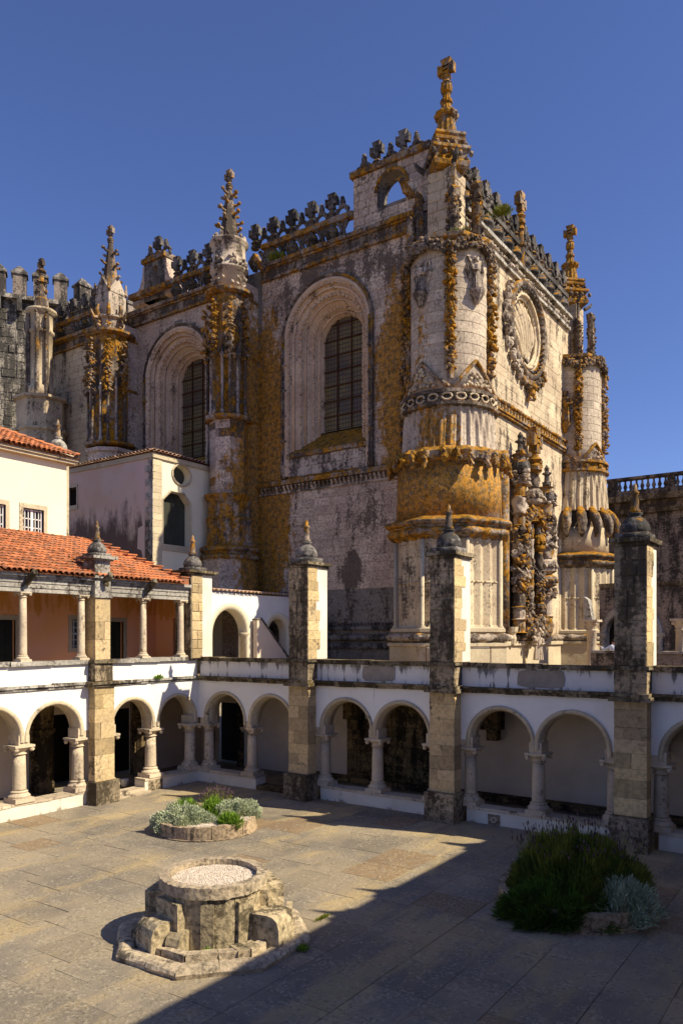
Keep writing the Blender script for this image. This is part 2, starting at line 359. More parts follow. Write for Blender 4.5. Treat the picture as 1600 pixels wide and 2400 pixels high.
def stones(parent, fr, u0, u1, z0, z1, bw, bh, mat='wall', hole=None, depth=.06, limit=300, gap=.018, name='stone', rest='stone_courses', vary=.35):
    """courses of ashlar standing proud of a mortar sheet; stones beyond the limit are joined"""
    meshes = unit_stones(mat, fr.ax); rows = max(1, round((z1-z0)/bh)); h = (z1-z0)/rows; L = []
    for r in range(rows):
        za, zb = z0+r*h, z0+(r+1)*h; u = u0-(R.uniform(0, bw*.6) if (u1-u0) > bw*1.6 else 0)
        while u < u1-.02:
            wd = bw*R.uniform(1-vary, 1+vary); a, b = max(u, u0), min(u+wd, u1)
            if u1-b < bw*.3: b = u1; 
            u = b if b < u1 else u1
            segs = [(a, b)]
            if hole: segs = hole(a, b, za, zb)
            for (a_, b_) in segs:
                if b_-a_ > .08: L.append((a_, b_, za, zb))
    if len(L) > limit: L.sort(key=lambda q: (Vector(fr((q[0]+q[1])/2, (q[2]+q[3])/2))-cam.location).length)
    for (a, b, za, zb) in L[:limit]:
        g = gap/2; p = fr(a+g, za+g, -depth+R.uniform(-.008, .008)); s_ = (b-a-gap, depth+.02, zb-za-gap)
        if fr.ax == 'X': s_ = (s_[1], s_[0], s_[2])
        link(name, meshes[R.randrange(5)], parent, p, 0, s_)
    if len(L) > limit:
        mb = MB()
        for (a, b, za, zb) in L[limit:]: bx(mb, fr, a+gap/2, b-gap/2, za+gap/2, zb-gap/2, -depth+R.uniform(-.01, .01), .01)
        mb.o(rest, mat, parent, kind='stuff')
    return min(len(L), limit)
def hole_arch(c, r, sp, bot):
    def f(a, b, za, zb):
        if zb <= bot or za >= sp+r: return [(a, b)]
        zz = max(za, sp) if za > sp else sp
        hw = r if za <= sp else math.sqrt(max(0, r*r-(za-sp)**2))
        o = []
        if a < c-hw: o.append((a, min(b, c-hw)))
        if b > c+hw: o.append((max(a, c+hw), b))
        return o
    return f
def holes(*fs):
    def f(a, b, za, zb):
        s_ = [(a, b)]
        for h in fs: s_ = [q for (x, y) in s_ for q in h(x, y, za, zb)]
        return s_
    return f
def coping(mb, fr, u0, u1, z0, z1, d0, d1, seg=1.1, j=.015):
    u = u0
    while u < u1-.05:
        e = min(u1, u+seg*R.uniform(.7, 1.3)); e = u1 if u1-e < .3 else e
        bx(mb, fr, u+.006, e-.006, z0, z1+R.uniform(-.01, .02), d0+R.uniform(-.02, .02), d1, j); u = e
def octm(th, z, r):
    a = (th % (PI/4))-PI/8; return r*cos(PI/8)/cos(a)
def sqm(th, z, r):
    a = (th % (PI/2))-PI/4; return r*cos(PI/4)/cos(a)*1.0
def foliage(mb, p0, p1, wd, n, size, out=(0,0,0), cup=False):
    p0 = Vector(p0); p1 = Vector(p1); t = (p1-p0)
    for i in range(n):
        q = p0+t*((i+R.random())/n); sz = size*R.uniform(.6, 1.25)
        q += Vector((R.uniform(-wd, wd), R.uniform(-wd, wd), 0))+Vector(out)*R.uniform(0, 1)
        mb.blob(q, (sz, sz, sz*R.uniform(.7, 1.3)), .35)
def rope_ring(mb, cx, cy, z, r, t, mod=None, n=96, lobes=3, tw=9.):
    pts = []
    for i in range(n):
        th = 2*PI*i/n; rr = mod(th, z, r) if mod else r; pts.append((cx+rr*cos(th), cy+rr*sin(th), z))
    mb.tube(pts, t, 9, tw, lobes, .22, closed=True)
def cross_mb(mb, x, y, z, s=1., turn=0.):
    """squat cross with flared arms on a knopped stem; arms along x"""
    def fl(ax, a, b, w0, w1):
        d = .10*s
        if ax == 'x': P = [(a, -w0), (b, -w1), (b, w1), (a, w0)]
        else: P = [(-w0, a), (w0, a), (w1, b), (-w1, b)]
        c, sn = cos(turn), sin(turn)
        vs = [(x+u*c-dd*sn, y+u*sn+dd*c, z+zc+.68*s) for dd in (-d, d) for (u, zc) in P]
        mb.add(vs, [(0,1,2,3),(7,6,5,4),(0,4,5,1),(1,5,6,2),(2,6,7,3),(3,7,4,0)])
    mb.lathe(x, y, [(z, .17*s), (z+.10*s, .17*s), (z+.16*s, .10*s), (z+.24*s, .18*s), (z+.32*s, .10*s), (z+.42*s, .09*s)], 8)
    fl('z', -.28*s, -.04*s, .13*s, .08*s); fl('z', .04*s, .30*s, .09*s, .17*s)
    fl('x', -.27*s, 0, .15*s, .07*s); fl('x', 0, .27*s, .07*s, .15*s)
def fleur_mb(mb, x, y, z, s=1., turn=0.):
    c, sn = cos(turn), sin(turn)
    P = lambda u, zz: (x+u*c, y+u*sn, z+zz)
    for sg in (-1, 1): mb.tube([P(sg*.26*s, 0), P(sg*.24*s, .18*s), P(sg*.12*s, .34*s), P(0, .48*s)], [.08*s, .07*s, .08*s, .09*s], 5); mb.blob(P(sg*.23*s, .27*s), .10*s, .25)
    mb.blob(P(0, .56*s), (.13*s, .13*s, .14*s), .15); mb.blob(P(0, .70*s), .085*s, .2); mb.blob(P(0, .40*s), .10*s, .2)
def armil_mb(mb, x, y, z, r):
    mb.lathe(x, y, [(z-r*1.25, r*.45), (z-r*1.0, r*.3), (z-r*.9, r*.5), (z-r*.6, r*.85), (z-.15*r, r*.98), (z-.15*r, r*1.08), (z+.15*r, r*1.08), (z+.15*r, r*.98), (z+.6*r, r*.85), (z+.9*r, r*.5), (z+1.0*r, r*.3), (z+1.25*r, r*.45)], 12)
    for a in (0, PI/2):
        pts = [(x+r*1.03*cos(a)*cos(t), y+r*1.03*sin(a)*cos(t), z+r*1.03*sin(t)) for t in [2*PI*k/14 for k in range(14)]]
        mb.tube(pts, r*.1, 4, closed=True)
def yst_mb(mb, x, y, z0, z1, s, turn=0.):
    c, sn = cos(turn), sin(turn); P = lambda u, zz: (x+u*c, y+u*sn, zz); h = z1-z0
    mb.tube([P(-.16*s, z0), P(-.09*s, z0+h*.15), P(-.055*s, z0+h*.5)], [.09*s, .07*s, .06*s], 5); mb.tube([P(.16*s, z0), P(.09*s, z0+h*.15), P(.055*s, z0+h*.5)], [.09*s, .07*s, .06*s], 5)
    for sg in (-1, 1): mb.tube([P(0, z0+h*.4), P(sg*.06*s, z0+h*.62), P(sg*.20*s, z1)], [.085*s, .07*s, .08*s], 5)
    mb.blob(P(0, z0+h*.82), .08*s, .2)
def figure(mb, x, y, z, h, face, wings=False, arms=True):
    """carved standing or kneeling figure of height h facing angle face"""
    c, sn = cos(face), sin(face); P = lambda f, s_, zz: (x+f*c-s_*sn, y+f*sn+s_*c, z+zz*h)
    mb.tube([P(0,0,0), P(0,0,.2), P(0,0,.45), P(.01,0,.6), P(.01,0,.75), P(0,0,.82)], [h*.17, h*.15, h*.11, h*.13, h*.14, h*.06], 10)
    mb.blob(P(.02*h, 0, .91), (h*.075, h*.075, h*.095), .04)
    mb.lathe(P(.0,0,0)[0], P(0,0,0)[1], [(z+h*.93, h*.085), (z+h*.985, h*.09), (z+h*1.0, h*.03)], 8)
    if arms:
        for sg in (-1, 1): mb.tube([P(0, sg*h*.15, .74), P(.06*h, sg*h*.2, .58), P(.17*h, sg*h*.08, .56)], [h*.055, h*.045, h*.035], 6)
    for k in range(5): mb.tube([P(h*.10, (k-2)*h*.05, .5), P(h*.15, (k-2)*h*.065, .02)], [h*.02, h*.03], 4)
    if wings:
        for sg in (-1, 1): mb.tube([P(-h*.05, sg*h*.1, .7), P(-h*.08, sg*h*.28, .95), P(-h*.08, sg*h*.3, .6), P(-h*.05, sg*h*.2, .3)], [h*.05, h*.07, h*.07, h*.03], 6)

# ================================================================== GROUND
g = MB(); g.quad((-300,-300,-.06),(300,-300,-.06),(300,300,-.06),(-300,300,-.06)); gr = g.o('ground', 'paving', kind='structure')
CP = Vector((23.10, -22.77)); VV = Vector((-sin(math.radians(34.85)), cos(math.radians(34.85)))); RR = Vector((VV.y, -VV.x))
def proj(x, y, z):
    p = Vector((x, y))-CP; t = p.dot(VV)
    return (800+1796*p.dot(RR)/t, 1492-1796*(z-6)/t, t) if t > .5 else (-9e3, 9e3, t)
pav = MB(); pav.box(-4, 25, -24.5, 4.2, -.05, -.035)
pv = pav.o('courtyard_paving', 'paving', kind='structure')
slabm = []
for i in range(6):
    b = MB(); e = .004; vs = [(0,0,0),(1,0,0),(1,1,0),(0,1,0)]+[(x+R.uniform(-.006,.006), y+R.uniform(-.008,.008), 1) for x, y in ((e,e),(1-e,e),(1-e,1-e),(e,1-e))]
    b.add(vs, [(4,5,6,7),(0,1,5,4),(1,2,6,5),(2,3,7,6),(3,0,4,7)]); slabm.append(b.mesh('paving_slab', 'paving'))
sl = []; x = 0.; 
while x < 24.4:
    wd = R.uniform(.95, 1.45); y = -24+R.uniform(-.5, 0)
    while y < 0:
        ln = R.uniform(.9, 1.9); sl.append((x, min(x+wd, 24.4), y, min(y+ln, 0.))); y += ln
    x += wd
vis = [q for q in sl if any(-60 < proj((q[0]+q[1])/2+dx, (q[2]+q[3])/2+dy, 0)[0] < 1660 and 0 < proj((q[0]+q[1])/2+dx, (q[2]+q[3])/2+dy, 0)[1] < 2440 for dx in (-.7, .7) for dy in (-.9, .9))]
vis.sort(key=lambda q: proj((q[0]+q[1])/2, (q[2]+q[3])/2, 0)[2])
rest = MB()
for i, (a, b, c, d) in enumerate(vis+[q for q in sl if q not in vis]):
    h = R.uniform(-.003, .004)
    if i < 298 and i < len(vis): link('paving_slab', slabm[R.randrange(6)], pv, (a+.003, c+.003, -.035), 0, (b-a-.006, d-c-.006, .035+h*.6))
    elif d-c > .02: rest.box(a+.006, b-.006, c+.006, d-.006, -.034, h)
rest.o('distant_slabs', 'paving', pv, kind='stuff')

# upper terrace over the back gallery and towards the church
t = MB(); t.box(-3.9, 24.6, .62, 7.98, 4.02, 4.30); t.box(8.3, 40, 7.98, 45, 3.9, 4.10); t.o('terrace', 'paving', kind='structure')

# ================================================================== shared arcade pieces
def col_meshes():
    b = MB(); b.lathe(0, 0, [(.0, .215), (.06, .212), (1.0, .20), (1.48, .185)], 20); sh = b.mesh('column_shaft', 'column', True)
    b = MB(); b.lathe(0, 0, [(0, .20), (.03, .24), (.06, .20), (.12, .20), (.2, .30), (.24, .31)], 20)
    b.box(-.34, .34, -.34, .34, .24, .31)
    for sx in (-1, 1):
        for sy in (-1, 1): b.blob((sx*.27, sy*.27, .17), .085, .1)
    cp = b.mesh('capital', 'column')
    b = MB(); b.box(-.34, .34, -.34, .34, 0, .14, 0, .02); b.lathe(0, 0, [(.14, .33), (.2, .34), (.25, .29), (.29, .25), (.33, .27), (.37, .22)], 20)
    return sh, cp, b.mesh('column_base', 'column')
SH, CPM, CB = col_meshes()
def column(parent, x, y, zb, zt, s=1.):
    ht = zt-zb; hs = (ht-(.37+.31)*s)
    c = link('column', SH, parent, (x, y, zb+.37*s), 0, (s, s, hs/1.48))
    for nm, me, z in (('column_base', CB, zb), ('capital', CPM, zt-.31*s)):
        o = bpy.data.objects.new(nm, me); col.objects.link(o); o.parent = c
        o.matrix_parent_inverse = Matrix.Identity(4)
        o.location = (0, 0, (z-(zb+.37*s))/(hs/1.48)); o.scale = (1, 1, 1/(hs/1.48)*s)
    return c
def finial(mb_dome, x, y, z, parent, m1='grey', lich=True, s=1.):
    b = MB(); b.box(x-.42*s, x+.42*s, y-.42*s, y+.42*s, z, z+.16*s, .02)
    b.lathe(x, y, [(z+.16*s, .38*s), (z+.3*s, .40*s), (z+.42*s, .37*s), (z+.56*s, .27*s), (z+.64*s, .16*s), (z+.68*s, .15*s), (z+.70*s, .20*s), (z+.74*s, .20*s)], 20)
    d = b.o('dome', m1, parent, True)
    b = MB(); b.lathe(x, y, [(z+.74*s, .13*s), (z+.80*s, .16*s), (z+.86*s, .11*s), (z+1.05*s, .11*s), (z+1.22*s, .08*s), (z+1.25*s, .11*s), (z+1.30*s, .12*s), (z+1.36*s, .07*s), (z+1.50*s, .05*s), (z+1.54*s, .02*s)], 12)
    b.o('finial', 'lichen' if lich else 'grey', parent, True)
def arcade(fr, parent, arches, u0, u1, plinth, white='white'):
    b = MB(); wall(b, fr, u0, u1, 2.65, 4.2, [arch_path(c, r, 2.65, 2.65, 16)[1:-1] for c, r in arches], .6)
    b.o('spandrel_wall', white, parent)
    for c, r in arches:
        n = 16; P = lambda q: arch_path(c, q, 2.65, 2.5, n)
        b = MB(); loft(b, fr, [(P(r+.12), .02), (P(r+.12), -.035), (P(r+.02), -.045), (P(r-.02), -.01), (P(r-.03), .12), (P(r-.07), .16), (P(r-.07), .44), (P(r-.03), .48), (P(r-.02), .62)])
        b.o('arch', 'trim', parent, True)
    for (a, e) in plinth:
        b = MB(); bx(b, fr, a, e, 0, .42, -.0, .58, .008); b.o('plinth_wall', 'plinth', parent)
        u = a
        while u < e-.05:
            q = min(e, u+R.uniform(.8, 1.5)); q = e if e-q < .3 else q
            b = MB(); bx(b, fr, u+.005, q-.005, .42, .50+R.uniform(-.015, .015), -.03, .60, .012); b.o('plinth_slab', 'column', parent); u = q
def impost(parent, x, y, dx, dy):
    b = MB(); b.box(x-dx, x+dx, y-dy, y+dy, 2.40, 2.74, .004); b.o('impost', 'column', parent)
def block_pillar(parent, fr, c, w, z0, z1, d0, d1, mat, bh=.42, side=1):
    """square pier built of single blocks two wide, each block an object"""
    core = MB(); bx(core, fr, c-w/2+.02, c+w/2-.02, z0, z1, d0+.02, d1-.02); p = core.o('pillar', 'foot', parent)
    z = z0; k = 0
    while z < z1-.05:
        h = min(bh*R.uniform(.75, 1.25), z1-z); h = z1-z if z1-z-h < .15 else h
        cut = c+(R.uniform(-.22, .22))*w if k % 2 else c+R.choice([-.5, .5])*w
        for (a, e) in ((c-w/2, cut), (cut, c+w/2)):
            if e-a > .1:
                b = MB(); bx(b, fr, a+.005, e-.005, z+.005, z+h-.005, d0, d1, .007); b.o('block', mat, p)
        z += h; k += 1
    return p

# ================================================================== BACK WING (arcade under the terrace)
FB = Fr('Y', 0.)
BW = thing('cloister_wing', 'shaded white two-arch cloister range below the church with bare terrace on top', 'cloister wing', (12, 0, 0))
PX_ = [5.65, 11.55, 17.45, 23.35]
arch_b = [(1.5, 1.03), (3.92, 1.03), (7.45, 1.05), (9.75, 1.05), (13.35, 1.05), (15.65, 1.05), (19.25, 1.05), (21.55, 1.05)]
arcade(FB, BW, arch_b, .0, 24.4, [(0., 3.15), (6.3, 11.0), (12.2, 16.9), (18.1, 18.75)])
for a_, e_ in ((3.15, 5.1), (18.75, 22.8)): b = MB(); b.box(a_, e_, .02, .6, 0, .16, .015); b.o('step', 'brown_stone', BW)
for x in (.32, 2.72, 6.3, 8.6, 10.9, 12.2, 14.5, 16.8, 18.1, 20.4, 22.7):
    column(BW, x, .3, .5, 2.40); impost(BW, x, .3, .2, .29)
# parapet and string course
for i, (a, e) in enumerate([(0.05, 5.2), (6.1, 11.1), (12.0, 17.0), (17.9, 24.4)]):
    b = MB(); bx(b, FB, a, e, 4.38, 5.0, .06, .40); b.o('parapet', 'parapet_stained', BW)
    b = MB(); coping(b, FB, a, e, 5.0, 5.15, -.06, .46, 1.2); b.o('parapet_coping', 'moss', BW)
    b = MB(); coping(b, FB, a-(.0 if i == 0 else .05), e+.05, 4.19, 4.31, -.10, .3, 1.0); b.box(a, e, -.17, .3, 4.31, 4.385, .01); b.o('string_course', 'moss', BW)
for (a, e) in ((8.12, 9.45), (13.9, 15.4)):
    n = 18; P = [(a+(e-a)*(.5+.5*(abs(cos(2*PI*k/n))**.35)*(1 if cos(2*PI*k/n) > 0 else -1))+R.uniform(-.03, .03), 4.70+.27*(abs(sin(2*PI*k/n))**.35)*(1 if sin(2*PI*k/n) > 0 else -1)+R.uniform(-.015, .015)) for k in range(n)]
    b = MB(); b.prism(P, 1, .035, .062); b.o('bare_patch', 'patch', BW)
# stained carved plaque in the plinth
b = MB(); b.box(12.95, 13.35, -.03, .05, .02, .34, .004); q = b.o('plaque', 'foot', BW)
b = MB(); b.lathe(0, 0, [(0, .10), (.03, .10), (.03, .065), (0, .065)], 14, cap=False); b.v = [(13.15+x, -.03-z, .18+y) for x, y, z in b.v]; b.o('plaque_ring', 'column', q)
for k, x in enumerate(PX_):
    block_pillar(BW, FB, x, .90, .95, 4.19, -.50, .0, 'pillar')
    f = block_pillar(BW, FB, x, 1.06, 0., .95, -.72, .02, 'foot', .5)
    b = MB(); bx(b, FB, x-.58, x+.58, 4.18, 4.30, -.66, .0, .015); bx(b, FB, x-.52, x+.52, 4.30, 4.40, -.60, .0, .01); b.o('pillar_string', 'moss', BW)
    block_pillar(BW, FB, x, .90, 4.40, 5.06, -.50, .42, 'pillar_dark', .33)
    b = MB(); bx(b, FB, x-.52, x+.52, 5.06, 5.17, -.56, .5, .012); b.o('pillar_band', 'moss', BW)
    # tall buttress shaft above the terrace
    yb = .74; top = 8.55
    s_ = MB(); s_.box(x-.42, x+.42, -.47, yb, 5.17, top); sh = s_.o('buttress_shaft', 'plinth', BW); s_ = MB(); s_.box(x-.43, x+.43, -.475, -.462, 5.17, top); s_.o('joint_bed', 'foot', sh)
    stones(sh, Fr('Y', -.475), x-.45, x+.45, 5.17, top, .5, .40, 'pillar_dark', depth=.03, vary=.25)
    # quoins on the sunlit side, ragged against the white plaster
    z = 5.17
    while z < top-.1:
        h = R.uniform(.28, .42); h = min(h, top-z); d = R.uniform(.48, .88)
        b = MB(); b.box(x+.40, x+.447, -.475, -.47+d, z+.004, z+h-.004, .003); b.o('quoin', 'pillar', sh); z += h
    b = MB(); b.box(x-.47, x+.47, -.53, yb+.04, top, top+.10, .01); b.box(x-.56, x+.56, -.63, yb+.12, top+.10, top+.22, .015); b.o('cap_slab', 'moss', BW)
    # dome sits on the shaft
    finial(None, x, .0, top+.20, BW, 'grey', True, 1.05)
# inner gallery
b = MB(); wall(b, Fr('Y', 3.7), -3.5, 24.4, 0, 4.05, [[(-2.65, 0), (-2.65, 2.9), (-1.1, 2.9), (-1.1, 0)]], .3); b.o('gallery_wall', 'gallery_inner', BW)
b = MB(); b.box(-3.1, -.8, 4.6, 4.8, 0, 3.2); b.o('painted_dark_doorway', 'dark', BW)
b = MB(); bx(b, Fr('Y', 3.7), 3.2, 24.4, 0, .22, -.42, -.0, .01); b.o('stone_bench', 'brown_stone', BW)
for (a, e, z1) in ((5.0, 6.7, 2.6), (6.7, 8.95, 4.0)):
    w_ = MB(); bx(w_, Fr('Y', 3.7), a, e, 0, z1, -.05, 0); ww = w_.o('stone_panel', 'brown_stone', BW)
    stones(ww, Fr('Y', 3.65), a, e, 0, z1, .6, .42, 'brown_stone', depth=.05)
for x in (5.5, 11.6, 17.3):
    w_ = MB(); w_.box(x-.35, x+.35, 3.1, 3.7, 2.6, 4.0, .01); w_.box(x-.2, x+.2, 3.3, 3.7, 2.2, 2.6, .01); w_.o('vault_corbel', 'brown_stone', BW)
for a_ in (-2.95, -1.1): b = MB(); b.box(a_, a_+.30, 3.55, 3.7, 0, 3.0, .01); b.o('door_jamb', 'brown_stone', BW)

# ================================================================== LEFT WING
FL = Fr('X', 0.)
LW = thing('cloister_wing', 'sunlit white cloister range on the left with tiled upper loggia', 'cloister wing', (0, -6, 0))
arcade(FL, LW, [(-1.17, .96), (-3.42, .96), (-6.78, 1.03), (-9.1, 1.03)], -11.9, 0., [(-2.85, 0.), (-11.9, -5.45)])
b = MB(); b.box(-.55, .03, -4.6, -2.85, 0, .17, .015); b.box(-.55, .3, -4.7, -2.8, 0.0, .07, .02); b.o('step', 'column', LW)
for y in (-.2, -2.3, -4.42, -5.65, -7.94, -10.2):
    column(LW, -.3, y, .5, 2.40, 1.06); impost(LW, -.3, y, .29, .2)
b = MB(); b.box(-.62, .02, -2.66, -1.96, 0., .52, .01); b.o('column_pedestal', 'foot', LW)
for (a, e) in ((-11.9, -5.4), (-4.6, -.05)):
    b = MB(); bx(b, FL, a, e, 4.36, 5.02, .04, .40); b.o('parapet', 'white', LW)
    b = MB(); coping(b, FL, a, e, 5.02, 5.16, -.08, .46, 1.5); b.o('parapet_coping', 'beam', LW)
    b = MB(); coping(b, FL, a, e, 4.20, 4.28, -.05, .3, 1.0); coping(b, FL, a, e, 4.28, 4.37, -.13, .3, 1.3, .02); b.o('string_course', 'beam', LW)
for y in (-5.0, -10.9):
    block_pillar(LW, FL, y, .86, .82, 4.19, -.36, .0, 'pillar', .5)
    block_pillar(LW, FL, y, 1.04, 0., .82, -.55, .02, 'foot', .82)
    b = MB(); bx(b, FL, y-.56, y+.56, 4.20, 4.28, -.44, 0, .01); bx(b, FL, y-.62, y+.62, 4.28, 4.40, -.52, 0, .02); b.o('pillar_string', 'moss', LW)
    block_pillar(LW, FL, y, .78, 4.40, 5.04, -.32, .4, 'pillar_dark', .32)
    b = MB(); bx(b, FL, y-.46, y+.46, 5.04, 5.17, -.40, .45, .01); b.o('pillar_band', 'moss', LW)
    q = block_pillar(LW, FL, y, .66, 5.17, 7.40, -.26, .38, 'pillar', .75)
    b = MB(); bx(b, FL, y-.40, y+.40, 7.40, 7.52, -.32, .4, .005); bx(b, FL, y-.34, y+.34, 7.52, 8.10, -.26, .4, .005); bx(b, FL, y-.42, y+.42, 8.10, 8.20, -.36, .42, .01); bx(b, FL, y-.33, y+.33, 8.20, 8.74, -.24, .42); bx(b, FL, y-.42, y+.42, 8.74, 8.80, -.33, .5, .01); bx(b, FL, y-.52, y+.52, 8.80, 8.90, -.44, .6, .01)
    b.o('pillar_head', 'beam', LW)
    finial(None, -.08, y, 8.88, LW, 'grey', True, .85)
    b = MB(); b.tube([(.3, y+.05, 8.05), (.5, y+.05, 8.08), (.62, y+.05, 8.2)], [.13, .11, .09], 6); b.blob((.6, y+.05, 8.2), .12, .3); b.blob((.4, y+.05, 7.9), .12, .3); b.o('gargoyle', 'moss', LW)
for y in (-7.9, -5.62, -4.15, -2.8, -.85, -10.2):
    if y != -4.15: column(LW, -.15, y, 5.16, 7.48, .62)
for y in (-7.9, -2.8):
    b = MB(); b.tube([(.1, y, 7.75), (.3, y, 8.0), (.55, y, 8.12)], [.10, .12, .10], 6); b.blob((.5, y, 8.1), (.15, .13, .12), .3); b.o('gargoyle', 'moss', LW)
for (a, e) in ((-11.9, -5.34), (-4.66, -.6)):
    b = MB(); bx(b, FL, a, e, 7.48, 7.63, -.04, .32); bx(b, FL, a, e, 7.63, 7.79, -.07, .32); bx(b, FL, a, e, 7.79, 7.93, -.10, .32); b.o('architrave', 'beam', LW)
    b = MB(); bx(b, FL, a, e, 7.93, 8.0, -.17, .3); coping(b, FL, a, e, 8.0, 8.1, -.26, .3, 1.6, .006); b.o('eave_cornice', 'beam', LW)
# corner pier at the inner angle of the two wings
s_ = MB(); s_.box(-.75, .17, -.55, .62, 5.1, 8.55); sh = s_.o('corner_pier', 'plinth', LW); s_ = MB(); s_.box(-.76, .175, -.56, -.548, 5.1, 8.55); s_.box(.168, .178, -.56, .05, 5.1, 8.55); s_.o('joint_bed', 'trim', sh)
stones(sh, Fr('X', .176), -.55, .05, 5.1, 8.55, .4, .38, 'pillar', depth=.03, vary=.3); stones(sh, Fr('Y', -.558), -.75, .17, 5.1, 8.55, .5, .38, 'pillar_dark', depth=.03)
b = MB(); b.box(-.85, .27, -.70, .70, 8.55, 8.63, .01); b.box(-.92, .36, -.82, .80, 8.63, 8.73, .012); b.o('cap_slab', 'moss', LW)
finial(None, -.28, -.05, 8.72, LW, 'grey', True, .98)
# inner walls
FI = Fr('X', -3.5)
b = MB(); wall(b, FI, -11.9, 3.7, 0, 4.05, [[(-7.9, 0), (-7.9, 2.6), (-7.0, 2.6), (-7.0, 0)], [(-4.45, 0), (-4.45, 2.9), (-3.5, 2.9), (-3.5, 0)], [(-1.75, 0), (-1.75, 2.9), (-.45, 2.9), (-.45, 0)]], .3); b.o('gallery_wall', 'gallery_inner', LW)
b = MB(); b.box(-4.8, -4.5, -8.6, .2, 0, 3.4); b.o('painted_dark_doorway', 'dark', LW)
for y in (-5.0, -.15, -9.6):
    b = MB(); b.box(-3.5, -3.38, y-.5, y+.5, 0, 4.0); e_ = b.o('engaged_pier', 'foot', LW)
    stones(e_, Fr('X', -3.38), y-.5, y+.5, 0, 4.0, .7, .42, 'brown_stone', None, .03, vary=.4)
    b = MB(); b.lathe(-3.3, y, [(0.0, .40), (.35, .40), (.5, .30), (2.2, .28), (2.3, .40), (2.42, .43), (2.45, .33), (4.0, .45)], 8); b.o('half_column', 'brown_stone', e_)
b = MB(); b.box(-3.9, -.62, -11.9, .6, 4.06, 4.36); b.o('gallery_floor', 'beam', LW)
b = MB(); wall(b, Fr('X', -3.0), -11.9, .6, 4.36, 7.9, [[(-7.7, 4.37), (-7.7, 6.62), (-6.38, 6.62), (-6.38, 4.37)], [(-3.95, 5.55), (-3.95, 6.68), (-3.42, 6.68), (-3.42, 5.55)], [(-2.2, 4.37), (-2.2, 6.62), (-1.42, 6.62), (-1.42, 4.37)]], .3); b.o('loggia_wall', 'loggia', LW)
for (y0, y1, z0, z1) in ((-7.7, -6.38, 4.36, 6.62), (-3.95, -3.42, 5.55, 6.68), (-2.2, -1.42, 4.36, 6.62)):
    b = MB(); f = Fr('X', -3.0)
    bx(b, f, y0-.17, y0, z0, z1, -.03, .1); bx(b, f, y1, y1+.17, z0, z1, -.03, .1); bx(b, f, y0-.17, y1+.17, z1, z1+.17, -.03, .1)
    if z0 > 5: bx(b, f, y0-.17, y1+.17, z0-.17, z0, -.04, .1)
    b.o('stone_surround', 'trim', LW)
    if z0 < 5:
        b = MB(); bx(b, f, y0, y1, z0, z1, .18, .24); d = b.o('panelled_door', 'door', LW)
        k = 2 if y1-y0 > 1 else 1
        for i in range(k*2):
            for j_ in range(5):
                a = y0+.08+(y1-y0-.1)/(2*k)*i; zz = z0+.12+j_*.42
                b = MB(); bx(b, f, a+.03, a+(y1-y0-.1)/(2*k)-.05, zz+.03, zz+.36, .15, .185); b.o('door_panel', 'door', d)
    else:
        b = MB(); bx(b, f, y0, y1, z0, z1, .16, .18); gl = b.o('window', 'glass', LW)
        b = MB()
        for k in range(4): u = y0+(y1-y0)*k/3; bx(b, f, u-.018, u+.018, z0, z1, .12, .17)
        for k in range(5): z = z0+.08+(z1-z0-.16)*k/4; bx(b, f, y0, y1, z-(.035 if k == 2 else .016), z+(.035 if k == 2 else .016), .12, .17)
        b.o('glazing_bars', 'frame', gl)
b = MB(); wall(b, Fr('Y', .35), -3.0, -.75, 4.36, 7.9, [[(-1.9, 4.37), (-1.9, 6.8), (-1.15, 6.8), (-1.15, 4.37)]], .3); b.box(-2.1, -.95, .33, .36, 6.8, 7.0); b.o('end_wall', 'loggia', LW)
b = MB(); b.box(-2.3, -.9, .75, .85, 4.36, 7); b.o('painted_dark_doorway', 'dark', LW)
b = MB(); b.box(-3.0, -.35, -11.9, .35, 7.72, 7.8); b.o('loggia_ceiling', 'beam', LW)
# tiled roof of the loggia
SLP = math.atan2(10.0-8.14, 4.35); SL = math.hypot(1.86, 4.35)
def tile_mesh(r0, r1, L, name='roof_tile', mat='tile'):
    b = MB(); n = 6; vs = []; fs = []
    for (x, r, up) in ((0, r0, .035), (L, r1, .0)):
        for (q, off) in ((0, 0), (1, -.014)):
            for k in range(n+1): th = PI*k/n; vs.append((x, (r+off)*cos(th), (r+off)*sin(th)*.8+up))
    m = n+1
    for k in range(n): fs.append((k, k+1, 2*m+k+1, 2*m+k)); fs.append((k, m+k, m+k+1, k+1))
    return b.add(vs, fs).mesh(name, mat, True)
TM = tile_mesh(.105, .085, .42); TMP = tile_mesh(.11, .09, .4, 'eave_tile', 'tile_pale')
def place_tile(me, parent, p, fwd, nm, s=1.):
    """tile lies with its length (local +x, uphill) along fwd"""
    f = Vector(fwd).normalized(); side = Vector((0,0,1)).cross(f).normalized(); up = f.cross(side)
    o = bpy.data.objects.new(nm, me); col.objects.link(o)
    m = Matrix((f*s, side, up)).transposed().to_4x4(); m.translation = Vector(p)
    o.parent = parent; rl = ROOT.get(parent.name); 
    if rl: o.matrix_parent_inverse = Matrix.Translation(rl).inverted()
    m = m @ Matrix.Rotation(R.gauss(0, .025), 4, 'Z') @ Matrix.Translation((R.gauss(0, .012), R.gauss(0, .006), 0)); o.matrix_basis = m; return o
def roof_edge(s): return -1.05-1.45*(s/SL)   # y of the sloping right edge
b = MB(); e0 = (.36, 8.12); e1 = (-4.0, 9.98)
b.add([(.36, -11.9, 8.10), (.36, -1.0, 8.10), (-4.0, -2.45, 9.96), (-4.0, -11.9, 9.96)], [(0,1,2,3)])
roof = b.o('tiled_roof', 'tile_pan', LW)
fw = Vector((-4.35, 0, 1.86)).normalized(); tl = []
